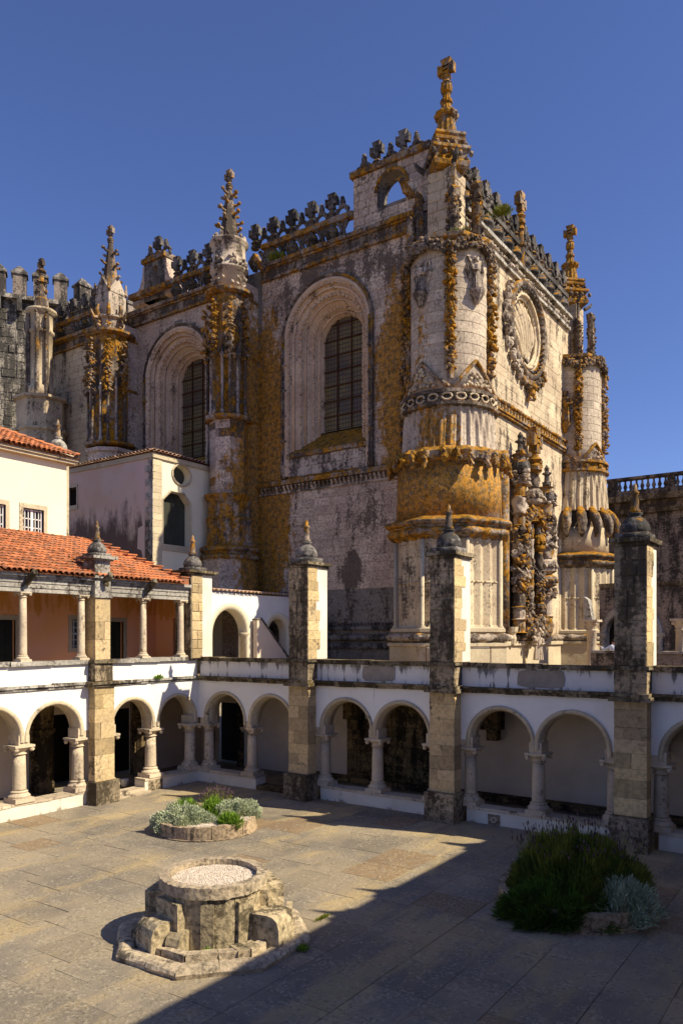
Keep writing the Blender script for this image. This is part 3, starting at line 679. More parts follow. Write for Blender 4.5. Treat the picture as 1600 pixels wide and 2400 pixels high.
y = -11.8; ci = 0
while y < -1.0:
    s = -.04
    while s < SL-.1:
        if y < roof_edge(s)-.05: tl.append((y+R.uniform(-.012, .012), s+R.uniform(-.02, .02)))
        s += .31
    y += .215; ci += 1
tl = [(yy, ss, proj(.36-4.36*ss/SL, yy, 8.1+1.86*ss/SL)) for yy, ss in tl]
tl.sort(key=lambda q: (q[2][0] < -8, q[2][2]))
tr = MB(); cnt = 0
for (yy, ss, pr) in tl:
    p = Vector((.36, yy, 8.12))+fw*ss+Vector((0, 0, .03))
    if cnt < 298 and pr[0] > -8: place_tile(TM, roof, p, fw, 'roof_tile'); cnt += 1
    else:
        side = Vector((0,0,1)).cross(fw).normalized(); up = fw.cross(side); vs = [p+fw*v.co.x+side*v.co.y+up*v.co.z for v in TM.vertices]
        tr.add(vs, [tuple(q.vertices) for q in TM.polygons])
tr.o('far_roof_tiles', 'tile', roof, True, kind='stuff')
for k in range(26): place_tile(TM, roof, (-3.95, -11.6+k*.37, 10.0), (0, 1, 0.02), 'ridge_tile')
for k in range(11):   # stepped coping down the sloping edge
    f_ = k/11; x = -4.0+4.2*f_; y = -2.40+1.42*f_; z = 10.0-1.80*f_
    b = MB(); b.box(x-.03, x+.36, y-.03, y+.40, z-.35, z+.02, .008); b.box(x-.06, x+.40, y-.06, y+.44, z+.02, z+.07, .008); b.o('coping_step', 'tile', LW)

# ================================================================== WEST WING (its roof line throws the big shadow)
WW = thing('cloister_wing', 'tall plastered range closing the near right side of the courtyard, known from its shadow', 'cloister wing', (24.5, -10, 0))
b = MB(); wall(b, Fr('X', 24.45), -30, 4, 0, 10.2, (), .6); b.v = [(x+.0, y, z) for x, y, z in b.v]; 
b.v = [(24.45+(24.45-x), y, z) if False else (x, y, z) for x, y, z in b.v]
b2 = MB(); b2.box(24.45, 30, -30, 4, 0, 10.2); b2.o('wall', 'white', WW)
b = MB(); b.box(24.30, 30, -30, 4, 10.2, 10.33, .0); b.o('roof_cornice', 'beam', WW)
for y in (-4.55, -6.3, 0.2):
    b = MB(); b.box(24.35, 24.95, y-.5, y+.35, 10.33, 10.5, .01); b.lathe(24.6, y, [(10.5, .22), (10.6, .24), (10.75, .15), (10.9, .10), (11.15, .06), (11.35, .02)], 10); b.o('finial', 'grey', WW)

# ================================================================== CHURCH
CH = thing('church', 'tall ornate limestone church crusted with orange lichen rising behind the cloister', 'church', (-2, 8, 4))
FN = Fr('Y', 8.0); FF = Fr('X', 7.5)
WC = (.80, -9.75)           # window centres
SPR = 21.1
op = [arch_path(c, 2.55, SPR, 15.4, 20) for c in WC]
b = MB(); wall(b, FN, -17.6, 7.5, 4.1, 25.3, op, .5, caps=False); b.box(-17.6, 7.4, 8.5, 24.9, 24.6, 24.9); nave = b.o('nave_wall', 'mortar', CH)
b = MB(); wall(b, FN, -24.5, -17.6, 4.1, 25.3, (), .5); nave3 = b.o('plain_bay_wall', 'wall_light', CH)
hw = holes(*[hole_arch(c, 2.66, SPR, 14.0) for c in WC])
stones(nave, FN, -3.4, 6.0, 8.3, 13.75, .95, .42, 'wall', None, .02, 130, gap=.009)
stones(nave, FN, -3.4, 6.0, 14.1, 24.6, .95, .43, 'wall', hw, .02, 160, gap=.009)
b = MB(); b.box(-3.6, 6.2, 7.97, 8.0, 4.3, 8.3); lw = b.o('lower_wall', 'mortar', nave)
stones(nave3, FN, -24.2, -14.9, 12.0, 24.6, .85, .40, 'wall_light', None, .03, 240, gap=.02)
b = MB(); 
for (a, e, z0, z1) in ((-13.6, -5.6, 14.0, 24.6), (-13.6, -5.8, 8.5, 13.8)):
    pass
stones(nave, FN, -13.9, -5.6, 13., 24.6, .95, .43, 'wall', hw, .02, 10, gap=.009)
# windows
for ci, c in enumerate(WC):
    A = lambda r, bt=14.2, n=20: arch_path(c, r, SPR, bt, n)
    b = MB(); loft(b, FN, [(A(2.66), .0), (A(2.66), -.14), (A(2.50), -.20), (A(2.44), -.06), (A(2.44, 15.3), .02), (A(2.30, 15.3), .10), (A(2.26, 15.3), .22), (A(2.12, 15.4), .26), (A(1.92, 15.6), .42), (A(1.86, 15.6), .60), (A(1.72, 15.8), .68), (A(1.66, 16.0), .90), (A(1.52, 16.2), 1.02), (A(1.46, 16.4), 1.30), (A(1.30, 16.6), 1.40), (A(1.28, 16.6), 1.62)])
    wn = b.o('window', 'window_stone', CH, True)
    for r_, d_, t_ in ((2.22, .14, .07), (1.80, .60, .07), (1.42, 1.30, .06)):
        b = MB(); b.tube([FN(u, z, d_) for u, z in arch_path(c, r_, SPR, 15.5, 24)], t_, 8); b.o('roll_moulding', 'window_stone', wn, True)
    for (r, d, t) in ((2.42, -.06, .09), (1.96, .36, .10), (1.56, .98, .08)):
        b = MB()
        p = [FN(u, z, d) for u, z in arch_path(c, r, SPR, 14.3 if r > 2.3 else 15.6, 24)]; pts = []
        for a, e in zip(p[:-1], p[1:]):
            m_ = max(1, int((Vector(e)-Vector(a)).length/.14))
            pts += [Vector(a).lerp(Vector(e), k/m_) for k in range(m_)]
        for q in pts: b.blob(q, (t*1.15, t*1.1, t*1.15), .35)
        b.o('carved_archivolt', 'window_stone', wn, kind='stuff')
    b = MB()    # slender outer shafts with rings
    for sg in (-1, 1):
        for dx in (2.58, 2.74):
            b.lathe(c+sg*dx, 7.86, [(14.1, .10), (14.5, .10)]+[(14.6+k*1.3+dz, r_) for k in range(5) for dz, r_ in ((0, .07), (.06, .11), (.14, .11), (.2, .07))]+[(SPR+.2, .07)], 8)
    b.tube([FN(u, z, -.14) for u, z in arch_path(c, 2.72, SPR, SPR, 24)[1:-1]], .09, 6)
    b.o('shafts', 'carved', wn, True)
    for k in range(13):   # crockets over the arch
        a = PI*(.12+.76*k/12); q = FN(c-2.86*cos(a), SPR+2.86*sin(a), -.1)
        if k in (0, 12): continue
    b = MB(); b.add([FN(c-2.5, 15.3, -.12), FN(c+2.5, 15.3, -.12), FN(c+1.5, 16.55, 1.5), FN(c-1.5, 16.55, 1.5)], [(0,1,2,3)])
    bx(b, FN, c-2.5, c+2.5, 15.12, 15.32, -.16, .1, .01); b.o('sloping_sill', 'lichen', wn)
    b = MB(); bx(b, FN, c-2.46, c+2.46, 14.1, 15.12, -.02, .1); pn = b.o('apron', 'mortar', wn)
    stones(pn, Fr('Y', 7.98), c-2.4, c+2.4, 14.15, 15.1, .7, .46, 'carved_light', None, .03, 30)
    # glass in panes divided by iron bars
    gl = MB(); bx(gl, FN, c-1.7, c+1.7, 16.0, 23.0, 1.64, 1.7); back = gl.o('lead_backing', 'dark', wn)
    topz = lambda u: SPR+math.sqrt(max(0, 1.28**2-(u-c)**2))+.12*(1-abs(u-c)/1.28)
    cols = [c-1.28, c-.43, c+.43, c+1.28]; rows = [16.62+k*.78 for k in range(9)]
    for i in range(3):
        for j in range(8):
            a, e, z0, z1 = cols[i]+.02, cols[i+1]-.02, rows[j]+.02, rows[j+1]-.02
            us = [a+(e-a)*k/6 for k in range(7)]; tp = [min(z1, topz(u)) for u in us]
            pts = [(u, z) for u, z in zip(us, tp) if z > z0+.01]
            if len(pts) < 2: continue
            P = [(pts[0][0], z0), (pts[-1][0], z0)]+pts[::-1]
            m_ = MB(); m_.add([FN(u, z, 1.58+R.uniform(-.008, .008)) for u, z in P], [tuple(range(len(P)))]); m_.o('pane', 'leaded', wn)
    b = MB()
    for u in cols[1:3]: bx(b, FN, u-.03, u+.03, 16.6, topz(u), 1.5, 1.56)
    for z in rows[1:8]:
        h_ = 1.28 if z < SPR else math.sqrt(max(.01, 1.28**2-(z-SPR)**2)); bx(b, FN, c-h_, c+h_, z-.028, z+.028, 1.5, 1.565)
    b.o('iron_bars', 'iron', wn)
# string courses and cornice of the nave
b = MB(); wallx = (-3.3, 5.6)
bx(b, FN, -3.5, 6, 13.78, 14.0, -.30, 0, .01)
b.o('string_course', 'lichen', CH)
for k in range(36):
    u = -3.3+k*.25; b = MB(); b.tube([FN(u, 13.46, -.06), FN(u, 13.60, -.12), FN(u, 13.74, -.22)], [.06, .075, .085], 5); b.o('corbel', 'carved_light', CH)
b = MB(); bx(b, FN, -3.5, 6, 13.36, 13.46, -.10, 0, .006); b.o('string_bead', 'carved_light', CH)
for (a, e) in ((-3.4, 6.0), (-13.9, -5.5), (-23.5, -15.1)):
    rl = 2.38 if e > 5 else e
    b = MB(); coping(b, FN, a, e, 24.56, 24.70, -.20, .1, 1.3); b.o('cornice_bead', 'lichen', CH)
    b = MB(); bx(b, FN, a, e, 24.70, 25.22, -.06, .1); coping(b, FN, a, e, 24.74, 25.2, -.10, .1, 1.4, .006); b.o('frieze', 'carved', CH)
    b = MB(); coping(b, FN, a, e, 25.22, 25.42, -.34, .3, 1.5); coping(b, FN, a, e, 25.14, 25.22, -.22, .3, .9); b.o('cornice', 'lichen', CH)
    b = MB(); coping(b, FN, a, rl, 26.34, 26.60, -.14, .26, 1.6); b.o('balustrade_rail', 'lichen', CH)
# balustrade and cresting modules (shared meshes)
def mod(f, nm, mat='crest'):
    b = MB(); f(b); return b.mesh(nm, mat, nm == 'armillary_ball')
mX = {'cross': mod(lambda b: cross_mb(b, 0, 0, 0, 1.30), 'cresting_cross'), 'fleur': mod(lambda b: fleur_mb(b, 0, 0, 0, 1.28), 'cresting_fleur'), 'ball': mod(lambda b: armil_mb(b, 0, 0, 0, .35), 'armillary_ball'), 'y': mod(lambda b: yst_mb(b, 0, 0, -.47, .47, 1.45), 'forked_baluster')}
for (a, e) in ((-3.95, 2.3), (-9.9, -5.3), (-23.3, -15.3)):
    n = int((e-a)/.628)
    for k in range(n+1):
        x = a+.628*k
        if k % 2 == 0:
            link('cresting_cross', mX['cross'], CH, (x, 8.06, 26.58)); link('armillary_ball', mX['ball'], CH, (x, 8.06, 25.87))
        else:
            link('cresting_fleur', mX['fleur'], CH, (x, 8.06, 26.58)); link('forked_baluster', mX['y'], CH, (x, 8.06, 25.88))
def cresting_gable(x0, x1, base, top, ac, ar, asp, ab, y, th, crests):
    b = MB(); f = Fr('Y', y); wall(b, f, x0, x1, base, top, [arch_path(ac, ar, asp, ab, 12)] if ar else (), th); g_ = b.o('bell_gable', 'mortar', CH)
    h = hole_arch(ac, ar, asp, ab)
    stones(g_, f, x0, x1, base, top, .55, .40, 'grey' if ar < .6 else 'wall', h, .025, 90)
    stones(g_, Fr('X', x1), y, y+th, base, top, .8, .40, 'wall_light', None, .02, 20)
    b = MB(); coping(b, f, x0-.14, x1+.14, top, top+.28, -.18, th+.1, .9); b.o('gable_coping', 'lichen', g_)
    for i, x in enumerate(crests):
        if i % 2: link('cresting_cross', mX['cross'], CH, (x, y+.3, top+.26))
        else: link('cresting_fleur', mX['fleur'], CH, (x, y+.3, top+.26))
    return g_
G1 = cresting_gable(2.4, 6.5, 25.35, 28.1, 4.55, .78, 27.0, 26.3, 7.98, .85, [2.82, 3.55, 4.3, 5.0, 5.7])
b = MB(); n = 12; b.tube([(4.55-.86*cos(PI*k/n), 7.94, 27.0+.86*sin(PI*k/n)) for k in range(n+1)], .09, 6); b.o('gable_arch_moulding', 'lichen', G1)
G2 = cresting_gable(-13.2, -11.4, 26.2, 28.5, -12.25, .24, 28.0, 26.6, 8.5, .9, [-13.0, -12.3, -11.6])
for sg, x0 in ((1, -11.4), (-1, -13.2)):
    P = [(x0, 26.2), (x0, 28.4), (x0+sg*.14, 28.4), (x0+sg*.18, 27.8), (x0+sg*.42, 27.2), (x0+sg*.9, 26.85), (x0+sg*1.05, 26.8), (x0+sg*1.05, 26.2)]
    b = MB(); b.prism(P, 1, 8.5, 9.35); b.o('curved_shoulder', 'wall', G2)
# ---- west front
b = MB(); b.box(7.1, 7.5, 8, 15.25, 4.1, 25.0); b.box(7.1, 7.5, 18.85, 25, 4.1, 25.0); b.box(7.1, 7.5, 15.25, 18.85, 4.1, 20.75); b.box(7.1, 7.5, 15.25, 18.85, 24.35, 25.0); b.box(6.8, 6.95, 15, 19, 20, 25)
fac = b.o('facade_wall', 'wall_light', CH)
def rosehole(a, e, za, zb):
    zc, yc, r = 22.55, 17.05, 2.55; zz = min(max(zc, za), zb)
    if abs(zz-zc) >= r: return [(a, e)]
    h_ = math.sqrt(r*r-(zz-zc)**2); o = []
    if a < yc-h_: o.append((a, min(e, yc-h_)))
    if e > yc+h_: o.append((max(a, yc+h_), e))
    return o
stones(fac, FF, 9.3, 24.0, 17.9, 24.85, 1.1, .46, 'wall_light', rosehole, .018, 150, gap=.008)
stones(fac, FF, 9.8, 24.0, 6.2, 17.2, 1.3, .48, 'wall_light', None, .018, 148, gap=.008)
b = MB(); coping(b, FF, 9.5, 23.6, 17.2, 17.32, -.20, 0, 2.5, .005); coping(b, FF, 9.5, 23.6, 17.32, 17.42, -.30, 0, 2.5, .005); b.o('gallery_ledge', 'lichen', CH)
for k in range(34):
    y = 9.9+k*.405; b = MB()
    for dy in (-.12, 0, .12): b.tube([FF(y, 17.42, -.12), FF(y+dy, 17.72, -.14)], .035, 4)
    b.blob(FF(y, 17.85, -.15), (.13, .15, .13), .3); b.o('gallery_crest', 'lichen', CH)
b = MB(); coping(b, FF, 9.0, 24, 24.85, 25.0, -.22, 0, 1.5, .008); coping(b, FF, 9.0, 24, 25.5, 25.66, -.34, 0, 1.5, .01); b.o('cornice', 'beam', CH)
b = MB(); bx(b, FF, 9.0, 24, 25.0, 25.5, -.06, 0)
foliage(b, FF(9.2, 25.25, -.1), FF(23.8, 25.25, -.1), .05, 130, .13); b.o('carved_frieze', 'carved_light', CH)
b = MB(); coping(b, FF, 9.2, 23.8, 26.75, 27.0, -.14, .2, 1.5, .01); b.o('balustrade_rail', 'crest', CH)
n = int(14./.62)
for k in range(n+1):
    y = 9.6+.62*k
    if abs(y-16.25) < .3: continue
    if k % 2 == 0: link('cresting_cross', mX['cross'], CH, (7.45, y, 26.98), PI/2); link('armillary_ball', mX['ball'], CH, (7.45, y, 26.2), 0, (1, 1, 1.2))
    else: link('cresting_fleur', mX['fleur'], CH, (7.45, y, 26.98), PI/2); link('forked_baluster', mX['y'], CH, (7.45, y, 26.2), PI/2, (1, 1, 1.15))
b = MB(); b.lathe(7.55, 16.25, [(25.6, .26), (26.7, .24), (26.8, .34), (26.95, .34), (27.0, .2), (27.6, .17), (27.7, .26), (27.85, .18), (28.2, .14)], 10); cross_mb(b, 7.55, 16.25, 28.0, 1.7, PI/2); b.o('gable_cross', 'lichen', CH)
# rose window
RC = (17.05, 22.55)
def disc_ring(r0, d0, r1, d1, mat, nm, par, nn=48, sm=True):
    b = MB(); vs = []
    for (r, d) in ((r0, d0), (r1, d1)):
        for k in range(nn): a = 2*PI*k/nn; vs.append(FF(RC[0]+r*cos(a), RC[1]+r*sin(a), d))
    b.add(vs, [(k, (k+1) % nn, nn+(k+1) % nn, nn+k) for k in range(nn)]); return b.o(nm, mat, par, sm)
def rring(b, r, d, t, lobes=0, tw=0.): b.tube([FF(RC[0]+r*cos(2*PI*k/72), RC[1]+r*sin(2*PI*k/72), d) for k in range(72)], t, 8, tw, lobes, .25, closed=True)
b = MB(); loftv = []
prof = [(2.62, 0.0), (2.62, -.22), (2.50, -.34), (2.34, -.34), (2.26, -.16), (2.1, -.02)]
vs = []; nn = 56
for (r, d) in prof:
    for k in range(nn): a = 2*PI*k/nn; vs.append(FF(RC[0]+r*cos(a), RC[1]+r*sin(a), d))
for i in range(len(prof)-1): b.f += [(i*nn+k, i*nn+(k+1) % nn, (i+1)*nn+(k+1) % nn, (i+1)*nn+k) for k in range(nn)]
b.v = vs; rose = b.o('rose_window', 'carved', CH, True)
# recessed bowl with carved sail folds fanning up from the bottom
b = MB(); prof = [(2.12, -.02), (1.98, .0), (1.8, .02), (1.74, .30), (1.2, .42), (.3, .45)]; vs = []
for (r, d) in prof:
    for k in range(nn): a = 2*PI*k/nn; vs.append(FF(RC[0]+r*cos(a), RC[1]+r*sin(a), d-.03))
b.v = vs
for i in range(len(prof)-1): b.f += [(i*nn+k, i*nn+(k+1) % nn, (i+1)*nn+(k+1) % nn, (i+1)*nn+k) for k in range(nn)]
b.o('rose_bowl', 'wall_light', rose, True)
b = MB(); rring(b, 1.90, -.06, .085, 3, 14.); b.o('rope_ring', 'wall_light', rose, True)
b = MB(); rring(b, 1.72, .10, .07, 3, 14.); b.o('rope_ring', 'wall_light', rose, True)
P0 = (RC[0]+.35, RC[1]-1.5)
for k in range(8):
    a = PI*(1.02-.115*k)-.05; e = (RC[0]+1.45*cos(a*1.0), RC[1]+1.45*sin(a)); m_ = []
    for i in range(10):
        t_ = i/9; bow = .30*sin(PI*t_)*(1 if k < 4 else -1)*(abs(k-3.5)/3.5)
        m_.append(FF(P0[0]+(e[0]-P0[0])*t_-bow, P0[1]+(e[1]-P0[1])*t_, .30-.20*sin(PI*t_)))
    b = MB(); b.tube(m_, [.04+.20*math.sqrt(i/9)*(1-.25*(i/9)**4) for i in range(10)], 10); b.o('sail_fold', 'wall_light', rose, True)
    if k < 7:
        a2 = a-PI*.0575; e = (RC[0]+1.6*cos(a2), RC[1]+1.6*sin(a2)); b = MB(); b.tube([FF(P0[0]+(e[0]-P0[0])*i/9, P0[1]+(e[1]-P0[1])*i/9, .16-.12*sin(PI*i/9)) for i in range(10)], .05, 6, 18, 2, .3); b.o('rope_spoke', 'wall_light', rose, True)
b = MB(); b.blob(FF(RC[0]-.5, RC[1]+.7, .1), .16, .1); b.blob(FF(RC[0]+.1, RC[1]+.2, .08), .13, .1); b.blob(FF(*P0, .1), .2, .2); b.o('carved_knots', 'carved_light', rose)
b = MB()
for k in range(40): a = 2*PI*k/40; b.blob(FF(RC[0]+2.2*cos(a), RC[1]+2.2*sin(a), -.24), .10, .3)
b.o('studded_ring', 'crest', rose)
for k in range(15):    # chain of carved shells round the lower half
    a = PI*(.82+.96*k/14); q = (RC[0]+2.95*cos(a), RC[1]+2.9*sin(a)); b = MB()
    b.blob(FF(*q, -.16), (.22, .30, .34), .2)
    for i in range(5): b.blob(FF(q[0]+R.uniform(-.2, .2), q[1]+R.uniform(-.2, .2), -.26), .13, .35)
    b.o('carved_shell', 'carved_light' if k < 9 else 'carved', rose)
b = MB()
for k in range(14): b.blob(FF(17.3+R.uniform(-.3, .3), 19.35+R.uniform(-.5, .3), -.25-R.uniform(0, .15)), .17, .3)
b.o('carved_pendant', 'lichen', rose)
# ---- carved window with rope columns (chapter window)
CW = MB(); CW.box(7.5, 7.56, 15.2, 18.9, 6.3, 12.9); cw = CW.o('carved_window', 'carved', CH)
b = MB(); b.box(7.55, 7.62, 16.35, 17.75, 7.3, 12.4); b.o('window_grille_backing', 'dark', cw)  # near-black sheet on the wall paints the shade of a window recess
for k in range(7):
    b = MB(); b.box(7.62, 7.66, 16.45+k*.19, 16.49+k*.19, 7.3, 12.4); b.o('grille_bar', 'iron', cw)
for k in range(11):
    b = MB(); b.box(7.64, 7.68, 16.35, 17.75, 7.6+k*.44, 7.64+k*.44); b.o('grille_bar', 'iron', cw)
def enriched(x, y, z0, z1, r, seed, mats):
    """clustered column of knobs, rings and rope sections stacked upward"""
    rr = random.Random(seed); z = z0; i = 0
    while z < z1:
        h = rr.uniform(.55, 1.15); h = min(h, z1-z+.05); kind = rr.choice(['knob', 'ring', 'rope', 'knob', 'shaft']); b = MB()
        if kind == 'rope': b.tube([(x, y, z+h*k/10) for k in range(11)], r*.78, 10, 9, 3, .18)
        elif kind == 'shaft': b.lathe(x, y, [(z, r*.9), (z+.05, r*.62), (z+h*.5, r*.68), (z+h-.05, r*.62), (z+h, r*.9)], 12)
        elif kind == 'ring':
            b.lathe(x, y, [(z, r*.6), (z+h*.2, r*1.2), (z+h*.35, r*1.2), (z+h*.45, r*.8), (z+h*.6, r*1.3), (z+h*.8, r*1.2), (z+h, r*.7)], 14)
            for k in range(10): a = 2*PI*k/10; b.blob((x+r*1.15*cos(a), y+r*1.15*sin(a), z+h*.5), r*.32, .35)
        else:
            b.lathe(x, y, [(z, r*.7), (z+h, r*.7)], 8)
            for k in range(int(60*h)): a = rr.uniform(-1.9, 1.9); b.blob((x+r*rr.uniform(.75, 1.1)*cos(a), y+r*rr.uniform(.75, 1.1)*sin(a), z+rr.uniform(0, h)), r*rr.uniform(.16, .36), .5)
        b.o('rope_section' if kind == 'rope' else 'carved_knot', mats[i % len(mats)], cw, kind in ('rope',)); z += h; i += 1
ms = ['lichen', 'carved_light', 'carved', 'lichen', 'carved_light']
enriched(7.95, 15.05, 6.2, 15.4, .50, 3, ms); enriched(7.85, 15.9, 6.4, 12.3, .30, 8, ['carved_light', 'carved', 'lichen'])
enriched(7.95, 19.0, 6.2, 14.3, .50, 5, ms); enriched(7.85, 18.15, 6.4, 12.6, .30, 9, ['carved_light', 'carved', 'lichen'])
enriched(7.85, 17.05, 7.2, 12.0, .17, 21, ['carved_light', 'carved_light', 'lichen'])
enriched(8.0, 17.05, 12.2, 15.3, .36, 12, ['lichen', 'carved_light', 'carved'])
b = MB()
for k in range(120):
    t_ = R.random(); a = PI*t_; b.blob((7.85+R.uniform(0, .35), 17.05-1.25*cos(a)+R.uniform(-.15, .15), 11.6+1.1*sin(a)+R.uniform(-.2, .25)), R.uniform(.11, .2), .4)
b.o('window_hood', 'lichen', cw)
b = MB()
for k in range(150): b.blob((7.85+R.uniform(0, .45), 17.0+R.uniform(-1.5, 1.5), 6.55+R.uniform(-.35, .5)-abs(R.gauss(0, .1))), R.uniform(.12, .22), .4)
b.o('carved_sill', 'carved', cw)
for (y, z) in ((15.05, 14.7), (19.0, 13.7)):
    b = MB(); armil_mb(b, 8.05, y, z, .46); b.o('armillary_sphere', 'crest', cw)
b = MB(); cross_mb(b, 8.1, 16.85, 14.9, 2.3, PI/2); b.o('carved_cross', 'lichen', cw)
for (y, z) in ((15.1, 15.3), (19.0, 14.3)):
    b = MB(); b.lathe(8.0, y, [(z, .2), (z+.2, .26), (z+.4, .16), (z+.7, .14), (z+.8, .2), (z+.95, .12), (z+1.1, .16), (z+1.3, .03)], 8)
    for k in range(10): a = 2*PI*k/5; b.blob((8.0+.2*cos(a), y+.2*sin(a), z+.3+.5*(k//5)), .08, .3)
    b.o('pinnacle', 'crest', cw)
b = MB(); figure(b, 8.35, 16.7, 4.75, 1.5, -.9, arms=True)
for k in range(34): b.blob((8.3+R.uniform(-.3, .2), 16.75+R.uniform(-.6, .6), 6.05+R.uniform(-.3, .35)), R.uniform(.1, .17), .4)
b.o('root_bearer', 'carved_light', cw)
b = MB(); b.lathe(7.9, 13.2, [(6.3, .28), (9.5, .27), (15.0, .26), (15.25, .2)], 14); b.o('round_shaft', 'lichen', CH, True)
b = MB(); b.box(7.49, 7.53, 12.6, 15.25, 6.3, 10.2); b.box(7.49, 7.53, 18.85, 21.0, 6.3, 11.5); b.o('weathered_panel', 'grey', CH)
b = MB(); coping(b, FF, 10.2, 23, 5.55, 5.75, -.28, 0, 2., .01); bx(b, FF, 10.2, 23, 4.1, 5.55, -.16, 0); b.o('base_course', 'trim', CH)
b = MB(); b.tube([(7.72, 10.2+k*.15, 5.95) for k in range(86)], .17, 9, 9, 3, .2); b.o('base_rope', 'carved_light', CH, True)
b = MB(); b.tube([(-3.4+k*.15, 7.86, 5.95) for k in range(62)], .15, 9, 9, 3, .2); bx(b, FN, -3.4, 6, 6.3, 6.5, -.12, 0); bx(b, FN, -3.4, 6, 5.4, 5.7, -.12, 0); b.o('base_rope', 'grey', CH, True)
b = MB()
for k in range(46): b.blob((-3.3+k*.2, 7.87, 6.6), (.07, .07, .09), .2)
b.o('base_beads', 'crest', CH)
for y in (12.2, 14.6, 19.8): 
    b = MB(); b.lathe(7.75, y, [(5.6, .2), (5.9, .25), (6.1, .2), (6.25, .3), (6.5, .34)], 10); b.o('shaft_base', 'trim', CH)

